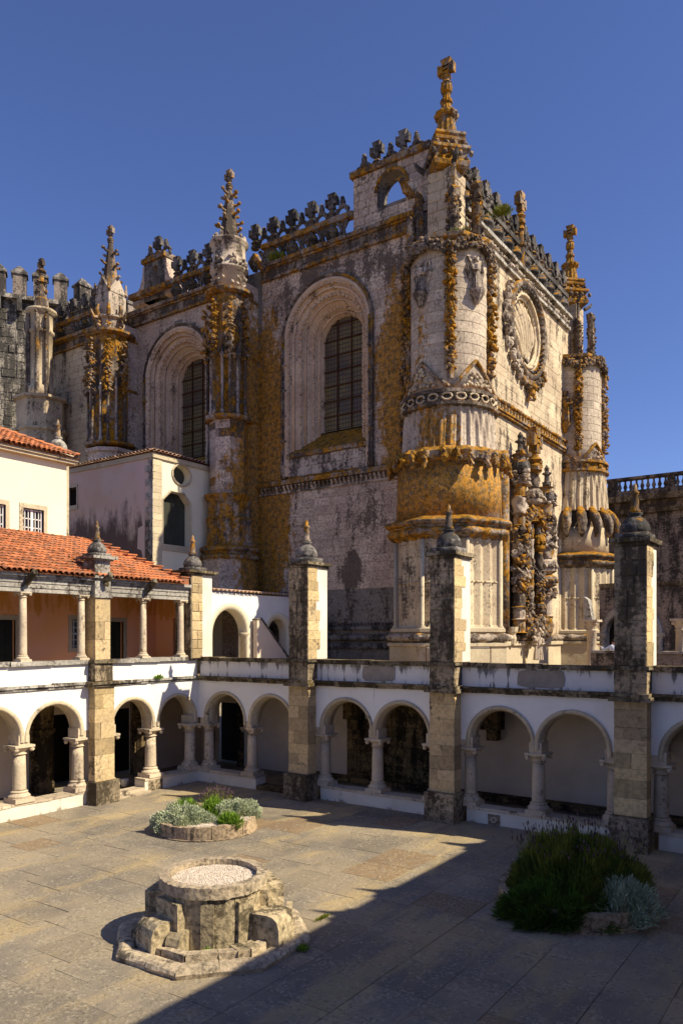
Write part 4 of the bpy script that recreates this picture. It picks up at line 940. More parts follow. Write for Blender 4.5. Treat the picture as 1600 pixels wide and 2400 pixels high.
# ---- corner turrets
def turret(cx, cy, far=False):
    fl = lambda th, z, r: octm(th, z, r)*(1+.028*(abs(((th*26/PI) % 2)-1)-.5)*2)
    b = MB(); b.lathe(cx, cy, [(4.1, 2.72), (5.55, 2.72), (5.6, 2.82), (5.72, 2.82), (5.76, 2.6), (6.15, 2.55), (6.2, 2.66), (6.34, 2.66), (6.4, 2.48)], 64, octm); tb = b.o('corner_turret', 'trim', CH)
    b = MB(); rope_ring(b, cx, cy, 5.95, 2.68, .17, octm, 160, 3, 8); b.o('base_rope', 'carved_light', tb, True)
    b = MB(); b.lathe(cx, cy, [(6.4, 2.42), (6.5, 2.36), (8.25, 2.36), (8.3, 2.40), (8.36, 2.36), (10.15, 2.36)], 416, fl); b.o('fluted_drum', 'wall_light', tb)
    b = MB(); 
    for k in range(56):
        a = 2*PI*k/56; r = octm(a, 0, 2.40); b.blob((cx+r*cos(a), cy+r*sin(a), 8.32), .06, .1); b.blob((cx+r*cos(a), cy+r*sin(a), 9.95), .05, .1)
    b.o('flute_beads', 'trim', tb, kind='stuff')
    for k in range(8):
        a = 2*PI*(k)/8; r = 2.44; b = MB(); b.lathe(cx+r*cos(a), cy+r*sin(a), [(6.3, .13), (6.4, .16), (6.5, .09), (10.1, .09)], 8); b.o('angle_shaft', 'trim', tb, True)
    b = MB(); b.lathe(cx, cy, [(10.1, 2.36), (10.2, 2.5), (10.3, 2.6), (10.62, 2.7), (10.78, 2.78), (10.95, 2.74), (11.05, 2.5), (11.1, 2.3)], 64, octm); b.o('drum_ledge', 'lichen' if not far else 'carved', tb)
    b = MB(); rope_ring(b, cx, cy, 10.42, 2.66, .16, octm, 160, 3, 8); rope_ring(b, cx, cy, 10.82, 2.80, .13, octm, 160, 3, 0); b.o('ledge_rope', 'lichen' if not far else 'carved', tb, True)
    if not far:
        b = MB(); b.lathe(cx, cy, [(11.05, 2.32), (13.5, 2.26)], 72, lambda th, z, r: r*(1+.004*cos(24*th))); b.o('lichen_drum', 'drum', tb, True)
        b = MB(); b.lathe(cx, cy, [(13.35, 2.3), (13.45, 2.5), (13.75, 2.55), (13.95, 2.35)], 64, lambda th, z, r: r*(1+.03*cos(17*th+1)+.015*cos(41*th)))
        b.o('ruff', 'lichen', tb)
        for k in range(26):
            a = 2*PI*k/26+R.uniform(-.05, .05); b = MB(); q = (cx+2.52*cos(a), cy+2.52*sin(a))
            ln = R.uniform(.35, .6)
            for i in range(5): t_ = i/4; b.blob((q[0]+.16*cos(a)*t_+R.uniform(-.06, .06), q[1]+.16*sin(a)*t_+R.uniform(-.06, .06), 13.7-ln*t_), (.17-.05*t_, .17-.05*t_, .16), .3)
            b.o('tassel', 'lichen', tb)
        z0, z1 = 13.85, 15.75
    else:
        b = MB(); b.lathe(cx, cy, [(11.05, 2.15), (12.6, 2.1)], 72, lambda th, z, r: r*(1+.012*cos(30*th))); b.o('upper_drum', 'wall_light', tb, True)
        for k in range(18):
            a = 2*PI*k/18; b = MB(); P_ = [(cx+r_*cos(a), cy+r_*sin(a), z) for r_, z in ((2.0, 13.7), (2.35, 13.3), (2.62, 12.8), (2.66, 12.3), (2.5, 11.95))]
            b.tube(P_, [.22, .30, .30, .22, .08], 7); b.o('artichoke_leaf', 'carved', tb, True)
        b = MB(); b.lathe(cx, cy, [(12.4, 2.1), (13.6, 1.95), (13.9, 1.9)], 48); b.o('leaf_core', 'carved', tb)
        z0, z1 = 13.6, 16.0
    b = MB(); zz = [z0+(z1-z0)*k/12 for k in range(13)]
    b.lathe(cx, cy, [(z, 2.14-.20*((z-z0)/(z1-z0))**.6) for z in zz], 300, lambda th, z, r: r*(1+.022*sin(34*th+1.2*sin(3*th+z*1.7)+.8*z)+.012*sin(61*th-z)))
    b.o('folded_skirt', 'drum' if not far else 'wall_light', tb)
    b = MB(); b.lathe(cx, cy, [(z1-.05, 1.96), (z1, 2.16), (z1+.13, 2.16), (z1+.15, 1.98), (z1+.5, 1.98), (z1+.52, 2.14), (z1+.66, 2.14), (z1+.7, 1.9)], 60); b.o('chain_band', 'carved' if not far else 'lichen', tb)
    if not far:
        for k in range(22):
            a = 2*PI*k/22; b = MB(); ux, uy = -sin(a), cos(a)
            b.tube([(cx+2.08*cos(a)+ux*.21*cos(t), cy+2.08*sin(a)+uy*.21*cos(t), z1+.34+.15*sin(t)) for t in [2*PI*i/12 for i in range(12)]], .05, 6, closed=True); b.o('chain_link', 'wall_light', tb, True)
    else:
        for k in range(12):
            a = 2*PI*k/12+.2; b = MB(); b.lathe(0, 0, [(0, .17), (.05, .17), (.06, .09), (.12, .07)], 10); b.v = [(cx+(2.0+z)*cos(a)-y*sin(a), cy+(2.0+z)*sin(a)+y*cos(a), z1+.34+x) for x, y, z in b.v]; b.o('rosette', 'lichen', tb)
    zb = z1+.7
    b = MB(); b.lathe(cx, cy, [(zb-.05, 1.92), (17.6, 1.70), (22.7, 1.70), (22.75, 1.8)], 60); sf = b.o('turret_shaft', 'drum', tb, True)
    z_ = 17.1; row = 0
    while z_ < 22.6:
        h_ = min(.46, 22.65-z_); n_ = 13
        for k in range(n_):
            a0 = 2*PI*(k+(row % 2)*.5)/n_; am_ = (a0+PI/n_+PI) % (2*PI)-PI
            if not -2.9 < am_ < 1.1: continue
            b = MB(); b.lathe(cx, cy, [(z_+.007, 1.69), (z_+.012, 1.722+R.uniform(-.004, .006)), (z_+h_-.012, 1.722+R.uniform(-.004, .006)), (z_+h_-.007, 1.69)], 6, None, a0+.004, a0+2*PI/n_-.004, False); b.o('stone', 'drum', sf)
        z_ += h_; row += 1
    band = [math.radians(q) for q in (-61, 15, -146, 91)]
    for a in band:    # climbing foliage
        b = MB(); q = (cx+1.76*cos(a), cy+1.76*sin(a))
        foliage(b, (*q, 17.3), (*q, 22.6), .20, 330, .095, (.16*cos(a), .16*sin(a), 0)); b.tube([(q[0], q[1], 16.9+k*.4) for k in range(15)], .16, 7)
        b.o('climbing_foliage', 'lichen', tb)
    for a0, a1 in zip(sorted(band), sorted(band)[1:]+[sorted(band)[0]+2*PI]):    # pointed gables and garlands between
        am = (a0+a1)/2; b = MB()
        for sg in (-1, 1): b.tube([(cx+r_*cos(am+sg*da), cy+r_*sin(am+sg*da), z) for da, z, r_ in ((0, 17.75, 1.78), (.12, 17.55, 1.80), (.35, 17.1, 1.86), ((a1-a0)/2-.05, 16.55, 1.98))], .09, 6)
        b.o('pointed_gable', 'lichen', tb, True)
        b = MB()
        for k in range(26): a = am+R.uniform(-.42, .42); z = 16.5+R.uniform(.05, max(.1, 1.0-abs(a-am)*2)); b.blob((cx+(1.98-.12*(z-16.4))*cos(a), cy+(1.98-.12*(z-16.4))*sin(a), z), .09, .15)
        b.o('scale_relief', 'wall_light', tb)
        b = MB()
        for k in range(150): t_ = k/149*2-1; a = am+t_*(a1-a0)/2; b.blob((cx+(1.82+R.uniform(0, .2))*cos(a), cy+(1.82+R.uniform(0, .2))*sin(a), 22.75-.42*t_*t_+R.uniform(-.22, .22)), R.uniform(.07, .14), .45)
        b.o('garland', 'carved', tb)
    for am in (math.radians(-104), math.radians(-23)) if not far else (math.radians(-60-25),):
        b = MB(); h = 1.5; r_ = 1.80 if not far else 1.85; z = 20.7 if not far else 18.9
        figure(b, cx+r_*cos(am), cy+r_*sin(am), z, 1.45 if not far else 2.0, am, wings=not far)
        b.lathe(cx+(r_+.05)*cos(am), cy+(r_+.05)*sin(am), [(z-.55, .08), (z-.3, .22), (z-.05, .34), (z+.02, .36)], 10)
        b.o('angel_relief' if not far else 'king_statue', 'carved_light' if not far else 'lichen', tb)
    b = MB(); b.lathe(cx, cy, [(22.85, 1.75), (22.95, 1.98), (23.12, 1.98), (23.16, 1.5)], 48, octm); b.o('shaft_cap', 'lichen', tb)
    # square pier and spire
    px, py = cx-.25, cy+.25
    b = MB(); b.box(px-.62, px+.62, py-.62, py+.62, 23.1, 26.7); pr = b.o('spire_pier', 'mortar', tb)
    stones(pr, Fr('Y', py-.62), px-.62, px+.62, 23.12, 26.7, .7, .44, 'wall_light', None, .03); stones(pr, Fr('X', px+.62), py-.62, py+.62, 23.12, 26.7, .7, .44, 'wall_light', None, .03)
    for (dx, dy, zt, r_) in ((.72, -.72, 25.3, .27), (-1.05, -.65, 25.7, .22), (1.05, .9, 26.2, .25), (.75, -.75, 26.5, .10), (-1.3, -1.0, 24.6, .18)):
        b = MB(); b.lathe(px+dx, py+dy, [(23.1, r_), (zt, r_*.9), (zt+.3, .03)], 8); foliage(b, (px+dx, py+dy, 23.2), (px+dx, py+dy, zt), r_*.95, int(110*r_/.2), r_*.34); b.blob((px+dx, py+dy, zt+.1), r_*1.2, .3)
        b.o('knobbed_shaft', 'carved', tb)
    b = MB(); b.lathe(px, py, [(26.65, .62*1.414), (26.8, .80*1.414), (27.0, .84*1.414), (27.15, .72*1.414), (27.45, .72*1.414), (27.55, .86*1.414), (27.68, .86*1.414), (27.72, .62*1.414), (27.95, .58*1.414), (28.0, .68*1.414), (28.12, .70*1.414), (28.18, .62*1.414), (28.26, .70*1.414), (28.38, .68*1.414), (28.45, .45*1.414)], 48, sqm)
    b.o('spire_cornice', 'lichen', tb)
    b = MB()
    for k in range(16):
        a = 2*PI*k/16; r_ = sqm(a, 0, .86*1.414); b.blob((px+r_*cos(a), py+r_*sin(a), 27.3), (.13, .13, .16), .15)
    for k in range(12): a = 2*PI*k/12; r_ = sqm(a, 0, .66*1.414); b.blob((px+r_*cos(a), py+r_*sin(a), 27.85), .11, .2)
    b.o('ball_pendants', 'carved', tb)
    b = MB()
    for dx, dy in ((1, -1), (-1, -1), (1, 1)): b = MB(); b.tube([(px+dx*.7, py+dy*.7, 26.75), (px+dx*.95, py+dy*.95, 26.95), (px+dx*1.05, py+dy*1.05, 27.15)], [.13, .11, .05], 6); b.o('gargoyle', 'crest', tb)
    sp = lambda th, z, r: r*(1+.06*cos(12*th))
    b = MB(); b.lathe(px, py, [(28.4, .52), (28.5, .47), (29.25, .36), (29.32, .50), (29.42, .54), (29.52, .50), (29.56, .28), (29.95, .20), (30.0, .27), (30.12, .27), (30.18, .19), (30.42, .16), (30.5, .24), (30.7, .26), (30.9, .20), (31.0, .13)], 48, sp); b.o('spire', 'lichen', tb)
    b = MB(); cross_mb(b, px, py, 30.55, 1.45, 0.); b.o('spire_cross', 'lichen', tb)
    return tb
turret(7.5, 8.0); turret(7.5, 25.0, True)
b = MB()     # knobby vertical strip where the nave wall meets the turret
foliage(b, (5.25, 7.9, 14.3), (5.35, 7.9, 23.0), .18, 420, .09); b.o('climbing_foliage', 'lichen', CH)

# ---- buttresses of the nave
def buttress(cx, kind):
    cy = 6.6; hexm = lambda th, z, r: octm(th+PI/8, z, r)
    b = MB(); b.box(cx-.75, cx+.75, cy, 8.0, 4.1, 24.4); bt = b.o('buttress', 'wall', CH)
    for z in (17.2, 20.5, 23.5): 
        m_ = MB(); m_.box(cx-.8, cx+.8, cy+.2, 8.0, z, z+.14, .01); m_.o('buttress_ledge', 'lichen', bt)
    if kind == 1:
        b = MB(); b.lathe(cx, cy, [(4.1, 1.42), (9.9, 1.42), (9.95, 1.5)], 32, hexm); b.o('pier_base', 'wall', bt)
        b = MB(); rope_ring(b, cx, cy, 10.05, 1.5, .12, hexm, 96); rope_ring(b, cx, cy, 10.45, 1.5, .12, hexm, 96); b.lathe(cx, cy, [(9.95, 1.45), (10.6, 1.45), (10.65, 1.3)], 32, hexm); b.o('rope_ledge', 'lichen', bt, True)
        b = MB(); b.lathe(cx, cy, [(10.6, 1.26), (11.9, 1.22), (12.0, 1.3), (12.1, 1.2), (12.9, 1.16), (13.0, 1.22), (13.15, 1.34), (13.25, 1.38), (13.3, 1.1)], 32, hexm); b.o('pier_body', 'lichen', bt)
        b = MB(); b.lathe(cx, cy, [(13.3, .92), (17.1, .92)], 32, hexm); q = b.o('pier_core', 'mortar', bt)
        z = 13.3
        while z < 17.0:
            h = R.uniform(.34, .46)
            for k in range(5):
                a0 = -PI*.98+k*(PI/4)-PI/8+.0; 
                A0 = -PI+k*PI/4; a, e = A0, A0+PI/4
                r_ = 1.0; P = [(cx+r_*cos(a), cy+r_*sin(a)), (cx+r_*cos(e), cy+r_*sin(e)), (cx+.9*cos(e), cy+.9*sin(e)), (cx+.9*cos(a), cy+.9*sin(a))]
                m_ = MB(); m_.prism(P, 2, z+.006, min(z+h, 17.1)-.006); m_.o('stone', 'wall' if R.random() < .75 else 'lichen', q)
            z += h
    else:
        b = MB(); b.lathe(cx, cy, [(4.1, 1.3), (16.6, 1.3), (16.7, 1.45), (16.9, 1.45), (17.0, 1.1)], 32, hexm); b.o('pier_base', 'wall', bt)
    q_ = 1.14 if kind == 1 else 1.30
    b = MB(); b.lathe(cx, cy, [(17.05, 1.0*q_), (17.12, 1.16*q_), (17.28, 1.16*q_), (17.34, .9*q_)], 32, hexm); b.o('pier_ledge', 'lichen', bt)
    b = MB(); b.lathe(cx, cy, [(17.3, .82*q_), (23.6, .82*q_)], 32, hexm); b.o('panelled_shaft', 'lichen', bt)
    for k in range(9):   # colonnettes with canopies
        a = -PI+k*PI/8; r_ = (.98 if k % 2 == 0 else .88)*q_; x, y = cx+r_*cos(a), cy+r_*sin(a); b = MB()
        b.lathe(x, y, [(17.3, .12), (17.5, .12), (17.55, .075), (20.2, .075), (20.3, .12), (20.4, .12), (20.45, .08), (21.0, .02)], 8); b.o('colonnette', 'carved_light' if k % 2 else 'carved', bt, True)
    for k in range(5):
        a = -PI+k*PI/4; x, y = cx+1.02*q_*cos(a), cy+1.02*q_*sin(a)
        b = MB(); foliage(b, (x, y, 20.1), (x, y, 21.3), .20, 34, .10); foliage(b, (x, y, 21.1), (x-.05*cos(a), y-.05*sin(a), 23.2), .17, 44, .09)
        for i in range(4): b.tube([(x-.3*sin(a), y+.3*cos(a), 20.6+i*.55), (x+.05*cos(a), y+.05*sin(a), 20.75+i*.55), (x+.3*sin(a), y-.3*cos(a), 20.6+i*.55)], [.03, .08, .03], 5)
        b.o('foliage_canopy', 'lichen', bt)
    b = MB(); b.lathe(cx, cy, [(23.5, .9*q_), (23.6, 1.10*q_), (23.72, 1.12*q_), (23.8, .82)], 24); b.o('shaft_ledge', 'lichen', bt)
    if kind == 1:
        b = MB(); b.lathe(cx, cy, [(23.75, .88), (24.8, .86), (24.85, 1.0), (24.95, 1.0), (25.0, .86), (26.2, .84), (26.3, 1.0), (26.4, 1.0), (26.5, .6)], 32); b.o('round_pedestal', 'carved_light', bt, True)
        b = MB()
        for k in range(60): a = R.uniform(-PI, PI*.3); b.blob((cx+.88*cos(a), cy+.88*sin(a), R.choice([24.1, 24.4, 25.2, 25.4])+R.uniform(-.12, .12)), .10, .4)
        for k in range(14): a = 2*PI*k/14; b.blob((cx+.80*cos(a), cy+.80*sin(a), 26.6), (.11, .11, .16), .3)
        b.o('carved_crown', 'carved_light', bt)
        zt = 30.2; zb = 26.5; r0 = .56
    else:
        b = MB(); b.lathe(cx, cy, [(23.75, .82), (24.5, .82), (24.6, 1.0), (24.7, 1.0), (24.75, .75)], 24, hexm); b.o('crowned_pedestal', 'carved_light', bt)
        b = MB()
        for k in range(5):
            a = -PI+k*PI/4; x, y = cx+.85*cos(a), cy+.85*sin(a)
            b.tube([(x, y, 24.7), (x+.1*cos(a), y+.1*sin(a), 25.0), (x, y, 25.35)], [.14, .13, .05], 5); foliage(b, (x, y, 24.0), (x, y, 24.6), .12, 6, .12)
            if k % 2 == 0: b.tube([(x, y, 24.6), (x+.35*cos(a), y+.35*sin(a), 24.5), (x+.55*cos(a), y+.55*sin(a), 24.85)], [.13, .12, .06], 5)
        b.o('carved_crown', 'lichen', bt)
        b = MB(); b.box(cx-.62, cx+.62, cy-.62, cy+.62, 24.7, 26.1); b.prism([(cx-.64, 26.1), (cx+.64, 26.1), (cx, 27.1)], 1, cy-.65, cy+.65); b.prism([(cy-.64, 26.1), (cy+.64, 26.1), (cy, 27.1)], 0, cx-.65, cx+.65); b.o('gabled_box', 'carved_light', bt)
        b = MB()
        for dx in (-.62, .62):
            for dy in (-.62, .62): b.blob((cx+dx, cy+dy, 26.2), .14, .3); b.lathe(cx+dx, cy+dy, [(26.2, .1), (26.8, .05)], 6)
        b.o('corner_knops', 'lichen', bt)
        zt = 30.2; zb = 26.6; r0 = .52
    b = MB(); b.lathe(cx, cy, [(zb-.2, r0*1.1), (zb, r0), (zt-.9, .13), (zt-.85, .2), (zt-.75, .2), (zt-.7, .1), (zt-.5, .09)], 16, hexm); sp_ = b.o('pinnacle_spire', 'carved', bt)
    n = 5 if kind == 1 else 3
    for i in range(n):
        z = zb+.35+i*((zt-1.2-zb)/n); rr_ = r0+(.13-r0)*(z-zb)/(zt-.9-zb)
        for k in range(4):
            a = PI/4+k*PI/2+(.4 if i % 2 and kind == 1 else 0)-PI/4; zz = z+(.15 if k % 2 else 0)
            b = MB(); b.tube([(cx+rr_*.8*cos(a), cy+rr_*.8*sin(a), zz), (cx+(rr_+.16)*cos(a), cy+(rr_+.16)*sin(a), zz+.02), (cx+(rr_+.28)*cos(a), cy+(rr_+.28)*sin(a), zz+.12)], [.09, .07, .06], 5); b.blob((cx+(rr_+.28)*cos(a), cy+(rr_+.28)*sin(a), zz+.1), (.11, .11, .10), .3); b.o('crocket', 'lichen' if kind == 1 else 'carved', sp_)
    b = MB(); cross_mb(b, cx, cy, zt-.95, 1.0); b.o('spire_cross', 'lichen', sp_)
    return bt
buttress(-4.45, 1); buttress(-13.95, 2)
# end turret beside the plain bay
b = MB(); b.lathe(-20.8, 6.6, [(4.1, 1.7), (18.9, 1.55), (19.0, 1.7), (19.15, 1.7), (19.2, 1.5), (20.9, 1.5), (21.0, 1.75), (21.15, 1.75), (21.3, 1.1)], 32, lambda th, z, r: octm(th+PI/8, z, r)); et = b.o('end_turret', 'wall_light', CH)
b = MB(); b.lathe(-20.8, 6.6, [(21.3, .86), (21.9, .84), (22.0, .72), (25.3, .70), (25.35, .80), (25.5, .82), (25.6, .70), (26.6, .72), (26.7, .95), (26.85, .95), (26.9, .6)], 24); b.o('round_shaft', 'wall_light', et, True)
for k, a in enumerate((-2.6, -1.9, -.9, -.2)):
    b = MB(); x, y = -20.8+.82*cos(a), 6.6+.82*sin(a); b.lathe(x, y, [(21.3, .16), (25.2, .13), (25.6, .2), (26.4, .14)], 8); foliage(b, (x, y, 25.3), (x, y, 26.6), .1, 12, .11); b.o('side_shaft', 'carved', et)
b = MB(); b.lathe(-20.8, 6.6, [(26.85, .62), (27.0, .50), (27.6, .42), (27.7, .36), (28.6, .2), (28.7, .33), (28.8, .2), (29.3, .14), (29.4, .32), (29.5, .3), (29.6, .12)], 8); cross_mb(b, -20.8, 6.6, 29.2, 1.05)
for k in range(8): a = k*PI/2+.4; b.blob((-20.8+.34*cos(a), 6.6+.34*sin(a), 28.1+.6*(k//4)), .12, .3)
b.o('pinnacle_spire', 'carved', et)
# gargoyles on the nave cornice
for (x, z) in ((-3.0, 25.3), (-13.8, 25.1), (-21.5, 25.3), (5.6, 26.4)):
    b = MB(); b.tube([(x, 8, z-.1), (x-.02, 7.5, z-.05), (x, 7.15, z+.12)], [.22, .2, .15], 7); b.blob((x, 7.1, z+.16), (.18, .24, .2), .3); b.blob((x, 7.5, z-.1), (.22, .3, .2), .3); b.o('gargoyle', 'lichen', CH)
# weeds rooted on ledges

# ================================================================== CASTLE DRUM behind the nave
TW = thing('castle_tower', 'crenellated rubble tower with pyramid capped merlons at the far left', 'tower', (-36, 16.6, 0))
TC = (-35.8, 16.0); TR = 11.2
b = MB(); tm = lambda th, z, r: r*cos(PI/12)/cos(((th+.61+PI/12) % (PI/6))-PI/12)
b.lathe(*TC, [(0, TR+.1), (30.0, TR), (30.1, TR+.5), (30.4, TR+.5), (30.45, TR)], 96, tm); tb = b.o('drum_wall', 'rubble', TW)
for i in range(12):
    aa = i*PI/6-.61-PI/12+PI/12
    a0 = -.61+(i-6)*PI/6; nrm = Vector((cos(a0), sin(a0))); tan = Vector((-nrm.y, nrm.x))
    if nrm.dot(Vector((.8, -.6))) < .2: continue
    for k in (-1.5, -.5, .5, 1.5):
        c = Vector(TC)+nrm*(TR*cos(PI/12)-.1)+tan*(k*1.38)
        def ob(mb, hw, d0, d1, z0, z1, tp=0.):
            P = [c+tan*(s*hw)+nrm*d for s, d in ((-1, d0), (1, d0), (1, d1), (-1, d1))]
            Q = [c+tan*(s*(hw-tp))+nrm*(d0+tp if d == d0 else d1-tp) for s, d in ((-1, d0), (1, d0), (1, d1), (-1, d1))]
            mb.add([(p.x, p.y, z0) for p in P]+[(p.x, p.y, z1) for p in Q], [(0,1,2,3),(4,7,6,5),(0,1,5,4),(1,2,6,5),(2,3,7,6),(3,0,4,7)])
        b = MB(); ob(b, .46, -.4, .45, 30.4, 31.9); m_ = b.o('merlon', 'palace', TW)
        b = MB(); ob(b, .56, -.5, .55, 31.9, 32.05); ob(b, .54, -.48, .53, 32.05, 32.6, .42); b.o('merlon_cap', 'grey', m_)
        b = MB(); ob(b, .16, .3, .75, 29.2, 30.1); b.o('corbel', 'grey', TW)
    # irregular courses
    z = 12.
    while z < 29.8:
        h = R.uniform(.45, .65); u = -2.9
        while u < 2.8:
            wd = R.uniform(.5, 1.2); e = min(u+wd, 2.9)
            c = Vector(TC)+nrm*(TR*cos(PI/12))+tan*((u+e)/2); b_ = (c, (e-u)/2-.03, z, h); 
            if 'TS' not in globals(): TS = []
            TS.append((tuple(c), tuple(tan), tuple(nrm), (e-u)/2-.03, z, h)); u = e
        z += h
TS = [q for q in TS if -40 < proj(q[0][0], q[0][1], q[4])[0] < 190 and proj(q[0][0], q[0][1], q[4])[1] < 1150]
TS.sort(key=lambda q: -q[4]); rest = MB()
for i, (c, tan, nrm, hw_, z, h) in enumerate(TS):
    mb = MB() if i < 250 else rest; d = R.uniform(.02, .10); T_ = Vector(tan); Nn = Vector(nrm); c = Vector(c)
    P = [c+T_*(s*(hw_-tp))+Nn*dd for s, dd, tp in ((-1, -.05, 0), (1, -.05, 0), (1, d, .03), (-1, d, .03))]
    mb.add([(p.x, p.y, z+.03) for p in P]+[(p.x, p.y, z+h-.02) for p in P], [(0,1,2,3),(4,7,6,5),(0,1,5,4),(1,2,6,5),(2,3,7,6),(3,0,4,7)])
    if i < 250: mb.o('stone', 'rubble', tb)
rest.o('rubble_courses', 'rubble', tb, kind='stuff')

# ================================================================== CREAM HOUSE above the loggia roof
HS = thing('cream_house', 'cream plastered house with hipped tile roof and white sash windows above the loggia roof', 'house', (-4, -8, 8))
f = Fr('X', -4.05); WN = [(-5.40, -4.50), (-7.05, -6.13), (-8.7, -7.8)]
b = MB(); wall(b, f, -14, -3.45, 8.0, 13.05, [[(a, 9.2), (a, 11.02), (e, 11.02), (e, 9.2)] for a, e in sorted(WN)], .35); b.box(-10, -4.4, -3.85, -3.45, 8, 13.05); b.o('wall', 'cream', HS)
for a, e in WN:
    b = MB(); bx(b, f, a-.16, a, 9.2, 11.02, -.03, .2); bx(b, f, e, e+.16, 9.2, 11.02, -.03, .2); bx(b, f, a-.16, e+.16, 11.02, 11.2, -.03, .2); wn = b.o('window', 'trim', HS)
    b = MB(); bx(b, f, a, e, 9.2, 11.02, .16, .2); b.o('glass', 'glass', wn)
    b = MB(); m_ = (a+e)/2; z = 9.3
    for u, w_ in ((a+.03, .03), (m_, .055), (e-.03, .03)): bx(b, f, u-w_, u+w_, 9.2, 11.02, .10, .15)
    for k in range(6): zz = 9.25+k*.345; bx(b, f, a, e, zz-.018, zz+.018, .11, .15)
    for u in (a+(m_-a)/3, a+2*(m_-a)/3, m_+(e-m_)/3, m_+2*(e-m_)/3): bx(b, f, u-.014, u+.014, 9.2, 11.02, .11, .15)
    b.o('sash', 'frame', wn)
b = MB(); b.box(-10, -3.78, -14, -3.2, 13.05, 13.16); b.box(-10, -3.70, -14, -3.12, 13.16, 13.26); b.o('eave_moulding', 'trim', HS)
b = MB(); E0 = (-3.62, -3.05, 13.28); 
b.add([(-3.62, -14, 13.26), (-3.62, -3.05, 13.26), (-8.6, -8.0, 15.5), (-8.6, -14, 15.5), (-14, -3.05, 13.26), (-9, -8, 15.5)], [(0,1,2,3), (1,4,5,2)]); hr = b.o('hipped_roof', 'tile_pan', HS)
fw2 = Vector((-4.98, 0, 2.24)).normalized(); L2 = math.hypot(4.98, 2.24); y = -13.2; cn = 0; rest = MB()
while y < -3.1:
    s = -.05; mx = L2*min(1, (-3.05-y)/4.95)
    while s < mx-.12:
        p = Vector((-3.62, y, 13.29))+fw2*s+Vector((0, 0, .03)); pr = proj(*p)
        if cn < 290 and pr[0] > -10: place_tile(TM, hr, p, fw2, 'roof_tile'); cn += 1
        s += .33
    y += .215
hd = Vector((-4.98, -4.95, 2.24)).normalized()
for k in range(17): place_tile(TM, hr, Vector((-3.66, -3.09, 13.37))+hd*(.36*k+.02)+Vector((0, 0, .03)), hd, 'hip_tile', 1.1)

# ================================================================== PLASTERED ANNEX against the nave
AN = thing('annex', 'pink and cream annex with quoined corner, round window and angular arch against the church', 'annex', (-9, 5, 4))
AX, AY = -5.4, 2.3
fa = Fr('Y', AY); fb = Fr('X', AX)
b = MB(); wall(b, fa, -13.0, AX, 4.3, 14.75, [[(-12.2, 12.9), (-12.2, 13.85), (-11.25, 13.85), (-11.25, 12.9)]], .35, caps=False); b.o('stained_wall', 'annex_wall', AN)
P_ = [(-5.95, 9.4), (-5.95, 14.7), (-7.6, 14.7), (-7.5, 14.2), (-6.7, 14.1), (-6.45, 13.6), (-6.35, 12.6), (-6.15, 12.0), (-6.1, 11.4), (-6.45, 11.3), (-6.5, 10.3), (-6.2, 10.2)]
b = MB(); b.prism([(u+R.uniform(-.03, .03), z) for u, z in P_], 1, AY-.008, AY); b.o('repaired_plaster', 'annex_plain', AN)
b = MB(); bx(b, fa, -12.2, -11.25, 12.9, 13.85, .28, .34); w_ = b.o('small_window', 'dark', AN)
b = MB(); bx(b, fa, -12.3, -12.2, 12.8, 13.95, -.03, .2); bx(b, fa, -11.25, -11.15, 12.8, 13.95, -.03, .2); bx(b, fa, -12.3, -11.15, 13.85, 14.0, -.04, .2); bx(b, fa, -12.3, -11.15, 12.65, 12.9, -.06, .2); b.o('stone_surround', 'trim', AN)
octp = [(2.9, 10.52), (2.9, 12.69), (3.42, 13.17), (4.30, 13.17), (4.78, 12.69), (4.78, 10.52)]; TP = 14.68
b = MB(); wall(b, fb, AY, 7.9, 4.3, 13.48, [octp], .5, caps=False)
oc = (4.16, 14.08); rw, rh = .58, .47
n = 24; up_ = [(oc[0]-rw*cos(PI*k/n), oc[1]+rh*sin(PI*k/n)) for k in range(n+1)]; lo_ = [(oc[0]-rw*cos(PI*k/n), oc[1]-rh*sin(PI*k/n)) for k in range(n+1)]
for d in (0, .5):
    b.quad(fb(AY, 13.48, d), fb(oc[0]-rw, 13.48, d), fb(oc[0]-rw, TP, d), fb(AY, TP, d)); b.quad(fb(oc[0]+rw, 13.48, d), fb(7.9, 13.48, d), fb(7.9, TP, d), fb(oc[0]+rw, TP, d))
    for k in range(n):
        b.quad(fb(*up_[k], d), fb(*up_[k+1], d), fb(up_[k+1][0], TP, d), fb(up_[k][0], TP, d)); b.quad(fb(*lo_[k], d), fb(*lo_[k+1], d), fb(lo_[k+1][0], 13.48, d), fb(lo_[k][0], 13.48, d))
for q in (up_, lo_):
    for k in range(n): b.quad(fb(*q[k], 0), fb(*q[k+1], 0), fb(*q[k+1], .5), fb(*q[k], .5))
b.o('sunlit_wall', 'cream', AN)
b = MB(); b.tube([fb(oc[0]+(rw+.05)*cos(2*PI*k/32), oc[1]+(rh+.05)*sin(2*PI*k/32), -.02) for k in range(32)], .06, 6, closed=True); b.o('round_window_frame', 'trim', AN, True)
b = MB(); bx(b, fb, 2.7, 7, 10.3, 14.6, 2.2, 2.3); b.o('painted_dark_interior', 'dark', AN); b = MB(); bx(b, fb, 2.8, 4.9, 10.4, 13.3, .42, .44); b.o('window_glass', 'annex_glass', AN)
b = MB(); bx(b, fb, 3.5, 4.8, 13.5, 14.6, .42, .44); b.o('window_glass', 'annex_glass', AN)
b = MB()
for p0, p1 in zip(octp[:-1], octp[1:]): b.tube([fb(*p0, -.01), fb(*p1, -.01)], .07, 4)
b.o('arch_surround', 'trim', AN)
z = 9.0; k = 0
